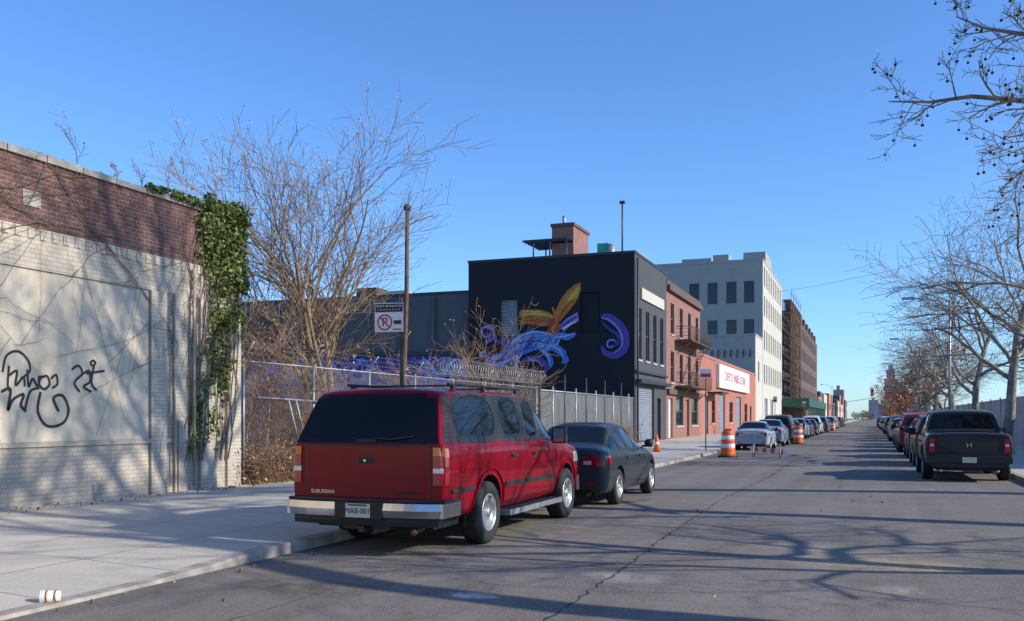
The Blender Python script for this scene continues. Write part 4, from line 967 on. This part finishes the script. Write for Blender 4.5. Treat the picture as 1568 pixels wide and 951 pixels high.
def make_sedan(name,st,side,top,W,wy,Rw,zlamp,L,H,hatch=False,ns=5,capglass=None):
    me=loft(st,side,top,capglass); ob,bvh=finish_body(me,wy,Rw,W,'body'); root=empty(name); ob.parent=root
    t=MB(); ya=wy[0]; yf=wy[1]; zt=st[5][3]
    for ax in ('+x','-x'):
        mid=(ya+yf)/2+.05
        for pts in ([(mid,zt-.02),(mid,.34)],[(ya+.30,zt-.02),(ya+.38,.72),(ya+.50,.55)],[(yf-.42,zt-.03),(yf-.45,.34)],[(ya+.5,.33),(yf-.45,.33)]):
            strip(t,bvh,pts,ax,.009,.0015,'rubber')
        for yy in (ya+.50,mid+.10): patch(t,bvh,[(yy,zt-.16),(yy+.17,zt-.16),(yy+.17,zt-.125),(yy,zt-.125)],ax,.026,'chrome' if hatch else 'rubber',3)
        strip(t,bvh,[(st[2][0]+.3,zt),(yf-.55,zt-.0)],ax,.02,.004,'rubber')
        patch(t,bvh,[(.16,zlamp),(.42,zlamp+.05),(.40,zlamp+.17),(.16,zlamp+.17)],ax,.006,'redl',4)
        patch(t,bvh,[(L-.55,.60),(L-.18,.58),(L-.28,.72),(L-.6,.74)],ax,.006,'clearl',4)
    for s_ in (1,-1):
        patch(t,bvh,[(s_*.42,zlamp+.02),(s_*W*.86,zlamp),(s_*W*.84,zlamp+.17),(s_*.44,zlamp+.15)],'-y',.008,'redl',5)
        patch(t,bvh,[(s_*.46,zlamp+.03),(s_*.60,zlamp+.03),(s_*.60,zlamp+.09),(s_*.46,zlamp+.09)],'-y',.012,'clearl',3)
        t.box((s_*(W-.06),yf-.78,zt+.01),(s_*(W+.02),yf-.70,zt+.05),'rubber')
        t.lathe([(0,.02),(.04,.075),(.14,.085),(.17,.06),(.175,.01)],12,'rubber','x',(s_*(W+.08)-.09,yf-.74,zt+.09))
        patch(t,bvh,[(s_*.5,.38),(s_*.68,.38),(s_*.68,.43),(s_*.5,.43)],'-y',.004,'redl',3)
    strip(t,bvh,[(-.62,zlamp-.06),(.62,zlamp-.06)],'-y',.009,.0015,'rubber'); strip(t,bvh,[(-.40,zlamp+.16),(.40,zlamp+.16)],'-y',.03,.012,'chrome')
    strip(t,bvh,[(-.6,.34),(.6,.34)],'-y',.05,.003,'rubber')
    zp=zlamp-.0 if not hatch else .62
    pl=[(-.155,zp-.03),(.155,zp-.03),(.155,zp+.10),(-.155,zp+.10)]
    patch(t,bvh,pl,'-y',.012,'plate',3); patch(t,bvh,[(-.11,zp+.01),(.11,zp+.01),(.11,zp+.06),(-.11,zp+.06)],'-y',.014,'plateb',3)
    t.box((-.6,.25,.19),(.6,L-.35,.33),'rubber'); t.tube([(.5,.35,.24),(.52,.08,.23)],.028,8,'rust')
    t.obj('trim',root); put_wheels(root,Rw,.205,W-.015,wy,ns,.64,.2); return root
sst=[(.04,.74,.33,.90,.56,.97,0),(.10,.83,.28,.96,.64,1.03,0),(.30,.86,.24,.97,.68,1.06,0),(.62,.87,.22,.97,.69,1.09,0),(1.25,.88,.22,.97,.575,1.40,0),
     (1.75,.88,.22,.965,.58,1.455,0),(1.83,.88,.22,.965,.58,1.46,0),(2.40,.88,.22,.96,.565,1.43,0),(3.22,.88,.22,.94,.69,1.0,0),(3.50,.87,.22,.90,.70,.97,0),(4.20,.84,.24,.76,.62,.84,0),(4.45,.74,.28,.66,.52,.72,0),(4.53,.62,.32,.60,.45,.64,0)]
sside=[None,None,None,'g','g','p','g','g',None,None,None,None]
stop=[None,None,None,'g',None,None,None,'g',None,None,None,None]
sed=make_sedan('sedan_car',sst,sside,stop,.88,(.98,3.66),.315,.72,4.55,1.46)
sed.location=(-5.04,15.62,0); paintcar(sed,(.034,.040,.047))
hst=[(.05,.80,.36,1.02,.62,1.55,.35),(.11,.87,.30,1.04,.66,1.60,.35),(.35,.90,.27,1.04,.68,1.63,.3),(1.45,.92,.26,1.03,.69,1.68,0),(1.53,.92,.26,1.03,.69,1.68,0),
     (2.25,.92,.26,1.02,.69,1.67,0),(2.33,.92,.26,1.02,.69,1.67,0),(2.75,.92,.26,1.01,.67,1.62,0),(3.45,.91,.26,.99,.74,1.05,0),(3.7,.90,.26,.96,.74,1.03,0),(4.3,.86,.28,.86,.66,.93,0),(4.5,.78,.32,.76,.58,.83,0),(4.56,.68,.36,.7,.5,.76,0)]
hside=[None,None,'g','p','g','p','g','g',None,None,None,None]; htop=[None]*7+['g']+[None]*4
hat=make_sedan('parked_car',hst,hside,htop,.92,(.95,3.6),.345,.86,4.6,1.68,True,5,True)
# ---- pickup
pst=[(.06,.93,.42,1.08,.84,1.15,0),(.10,.975,.38,1.10,.88,1.19,0),(.35,.99,.36,1.10,.90,1.20,0),(1.72,.995,.36,1.10,.90,1.21,0),(1.84,.995,.36,1.10,.76,1.70,0),(2.02,.995,.36,1.10,.76,1.745,0),
     (2.70,.995,.36,1.09,.76,1.77,0),(2.78,.995,.36,1.09,.76,1.77,0),(3.35,.995,.36,1.08,.74,1.72,0),(4.15,.98,.36,1.07,.82,1.13,0),(4.4,.97,.36,1.05,.82,1.11,0),(5.0,.94,.38,.98,.76,1.04,0),(5.25,.86,.42,.9,.68,.95,0),(5.32,.78,.45,.85,.6,.88,0)]
pside=[None,None,None,None,None,'g','p','g','g',None,None,None,None]; ptop=[None,None,None,'g',None,None,None,None,'g',None,None,None,None]
me=loft(pst,pside,ptop,capcrease=.65); wy=(1.12,4.30); Rw=.375
ob,bvh=finish_body(me,wy,Rw,1.0,'body',boxes=[((-.72,.17,.75),(.72,1.60,1.6))]); pk=empty('pickup_truck'); ob.parent=pk
t=MB(); fl=MB()
for ax in ('+x','-x'):
    for yy in wy: strip(fl,bvh,arc(yy,Rw,1.22),ax,.06,.016,'rubber')
    for pts in ([(1.85,1.08),(1.85,.42)],[(2.74,1.08),(2.74,.42)],[(3.75,1.05),(3.78,.42)],[(1.9,.42),(3.75,.42)]): strip(t,bvh,pts,ax,.01,.0015,'rubber')
    for yy in (2.05,2.95): patch(t,bvh,[(yy,.93),(yy+.2,.93),(yy+.2,.97),(yy,.97)],ax,.028,'rubber',3)
    patch(t,bvh,[(.12,.72),(.24,.72),(.26,1.06),(.14,1.06)],ax,.012,'redl',4)
for s_ in (1,-1):
    patch(t,bvh,[(s_*.76,.72),(s_*.885,.72),(s_*.88,1.05),(s_*.76,1.05)],'-y',.028,'redl',5)
    patch(t,bvh,[(s_*.78,.86),(s_*.865,.86),(s_*.865,.92),(s_*.78,.92)],'-y',.033,'clearl',3)
    strip(t,bvh,[(s_*.74,.62),(s_*.74,1.14)],'-y',.012,.002,'rubber')
    t.box((s_*.98,3.55,1.10),(s_*1.04,3.62,1.15),'rubber'); t.box((s_*1.03,3.50,1.08),(s_*1.22,3.62,1.28),'rubber')
    t.tube([(s_*.6,.2,.27),(s_*.62,-.02,.27)],.035,8,'chrome')
t.box((-.93,-.05,.46),(.93,.16,.62),'rubber'); t.box((-.75,-.055,.615),(.75,.12,.64),'dmetal'); t.box((-.85,0,.36),(.85,.14,.457),'rubber')
t.box((-.155,-.062,.47),(.155,-.056,.60),'plate'); strip(t,bvh,[(-.7,1.0),(.7,1.0)],'-y',.012,.003,'rubber')
patch(t,bvh,[(-.12,1.04),(.12,1.04),(.12,1.10),(-.12,1.10)],'-y',.008,'rubber',3)
for a,b_ in (((-.055,.84),(-.035,.95)),((.035,.84),(.055,.95))): t.box((a[0],.030,a[1]),(b_[0],.06,b_[1]),'chrome')
t.box((-.036,.030,.885),(.036,.058,.905),'chrome')
t.box((-.7,.3,.26),(.7,5,.38),'rubber'); t.obj('trim',pk,bevel=.004); fl.obj('flares',pk); put_wheels(pk,Rw,.25,.99,wy,5,.62,.2)
pk.location=(2.27,25.2,0); paintcar(pk,(.034,.034,.040))
def ccopy(src,name,loc,col,s_=1):
    r_=empty(name,loc); r_.scale=(s_,)*3
    for c_ in src.children:
        o=c_.copy(); o.data=c_.data; o.parent=r_; SC.collection.objects.link(o)
    paintcar(r_,col); return r_
hat.location=(2.25,32.4,0); paintcar(hat,(.05,.012,.015))
cols=[(.40,.43,.46),(.05,.06,.07),(.30,.31,.33),(.03,.03,.035),(.5,.5,.5),(.06,.08,.14),(.55,.55,.53),(.02,.02,.02),(.2,.03,.03),(.25,.26,.27),(.12,.13,.14),(.45,.44,.4)]
y=46.0
for i in range(24):
    ccopy(sed if i in (0,1) or R.random()<.45 else hat,'parked_car',(-5.15+R.uniform(-.08,.08),y,0),[(.34,.40,.46),(.20,.26,.32),(.04,.05,.055),(.16,.17,.18)][i] if i<4 else R.choice(cols),R.uniform(.95,1.06)); y+=R.uniform(5.6,8.0) if i else 6.6
y=38.8
for i in range(20):
    ccopy(sed if R.random()<.5 else hat,'parked_car',(2.3+R.uniform(-.12,.12),y,0),[(.02,.02,.025),(.22,.03,.03),(.05,.05,.06)][i] if i<3 else R.choice(cols),R.uniform(.93,1.08)); y+=R.uniform(5.4,9.0)
# ------------------------------------------------------------------ world, sun, camera
SEL=math.radians(28); sv=Vector((math.cos(SEL),math.cos(SEL)*.04,math.sin(SEL))).normalized()
wd=bpy.data.worlds.new('World'); SC.world=wd; wd.use_nodes=True; n=wd.node_tree.nodes; l=wd.node_tree.links
sk=n.new('ShaderNodeTexSky'); sk.sky_type='NISHITA'; sk.sun_disc=False; sk.sun_elevation=SEL; sk.sun_rotation=math.atan2(sv.x,sv.y); sk.air_density=1.0; sk.dust_density=.2; sk.ozone_density=2.5
mx=mixc(n,l,1.0,sk.outputs[0],(.82,1.20,1.74),'MULTIPLY')
l.new(mx,n['Background'].inputs[0]); n['Background'].inputs[1].default_value=.13
sl=bpy.data.lights.new('sun','SUN'); sl.energy=5.0; sl.angle=math.radians(.53); sl.color=(1,.94,.83)
so=bpy.data.objects.new('sun',sl); SC.collection.objects.link(so); so.rotation_euler=sv.to_track_quat('Z','Y').to_euler(); so.location=(40,0,40)
cd=bpy.data.cameras.new('camera'); cd.sensor_width=36; cd.lens=36*F/1568; cd.shift_y=(640-475.5)/1568; cd.clip_end=5000; cd.clip_start=.1
co=bpy.data.objects.new('camera',cd); SC.collection.objects.link(co); co.location=(0,0,HC); co.rotation_euler=(math.pi/2,0,YAW); SC.camera=co
SC.view_settings.view_transform='Standard'; SC.view_settings.look='None'; SC.view_settings.exposure=0
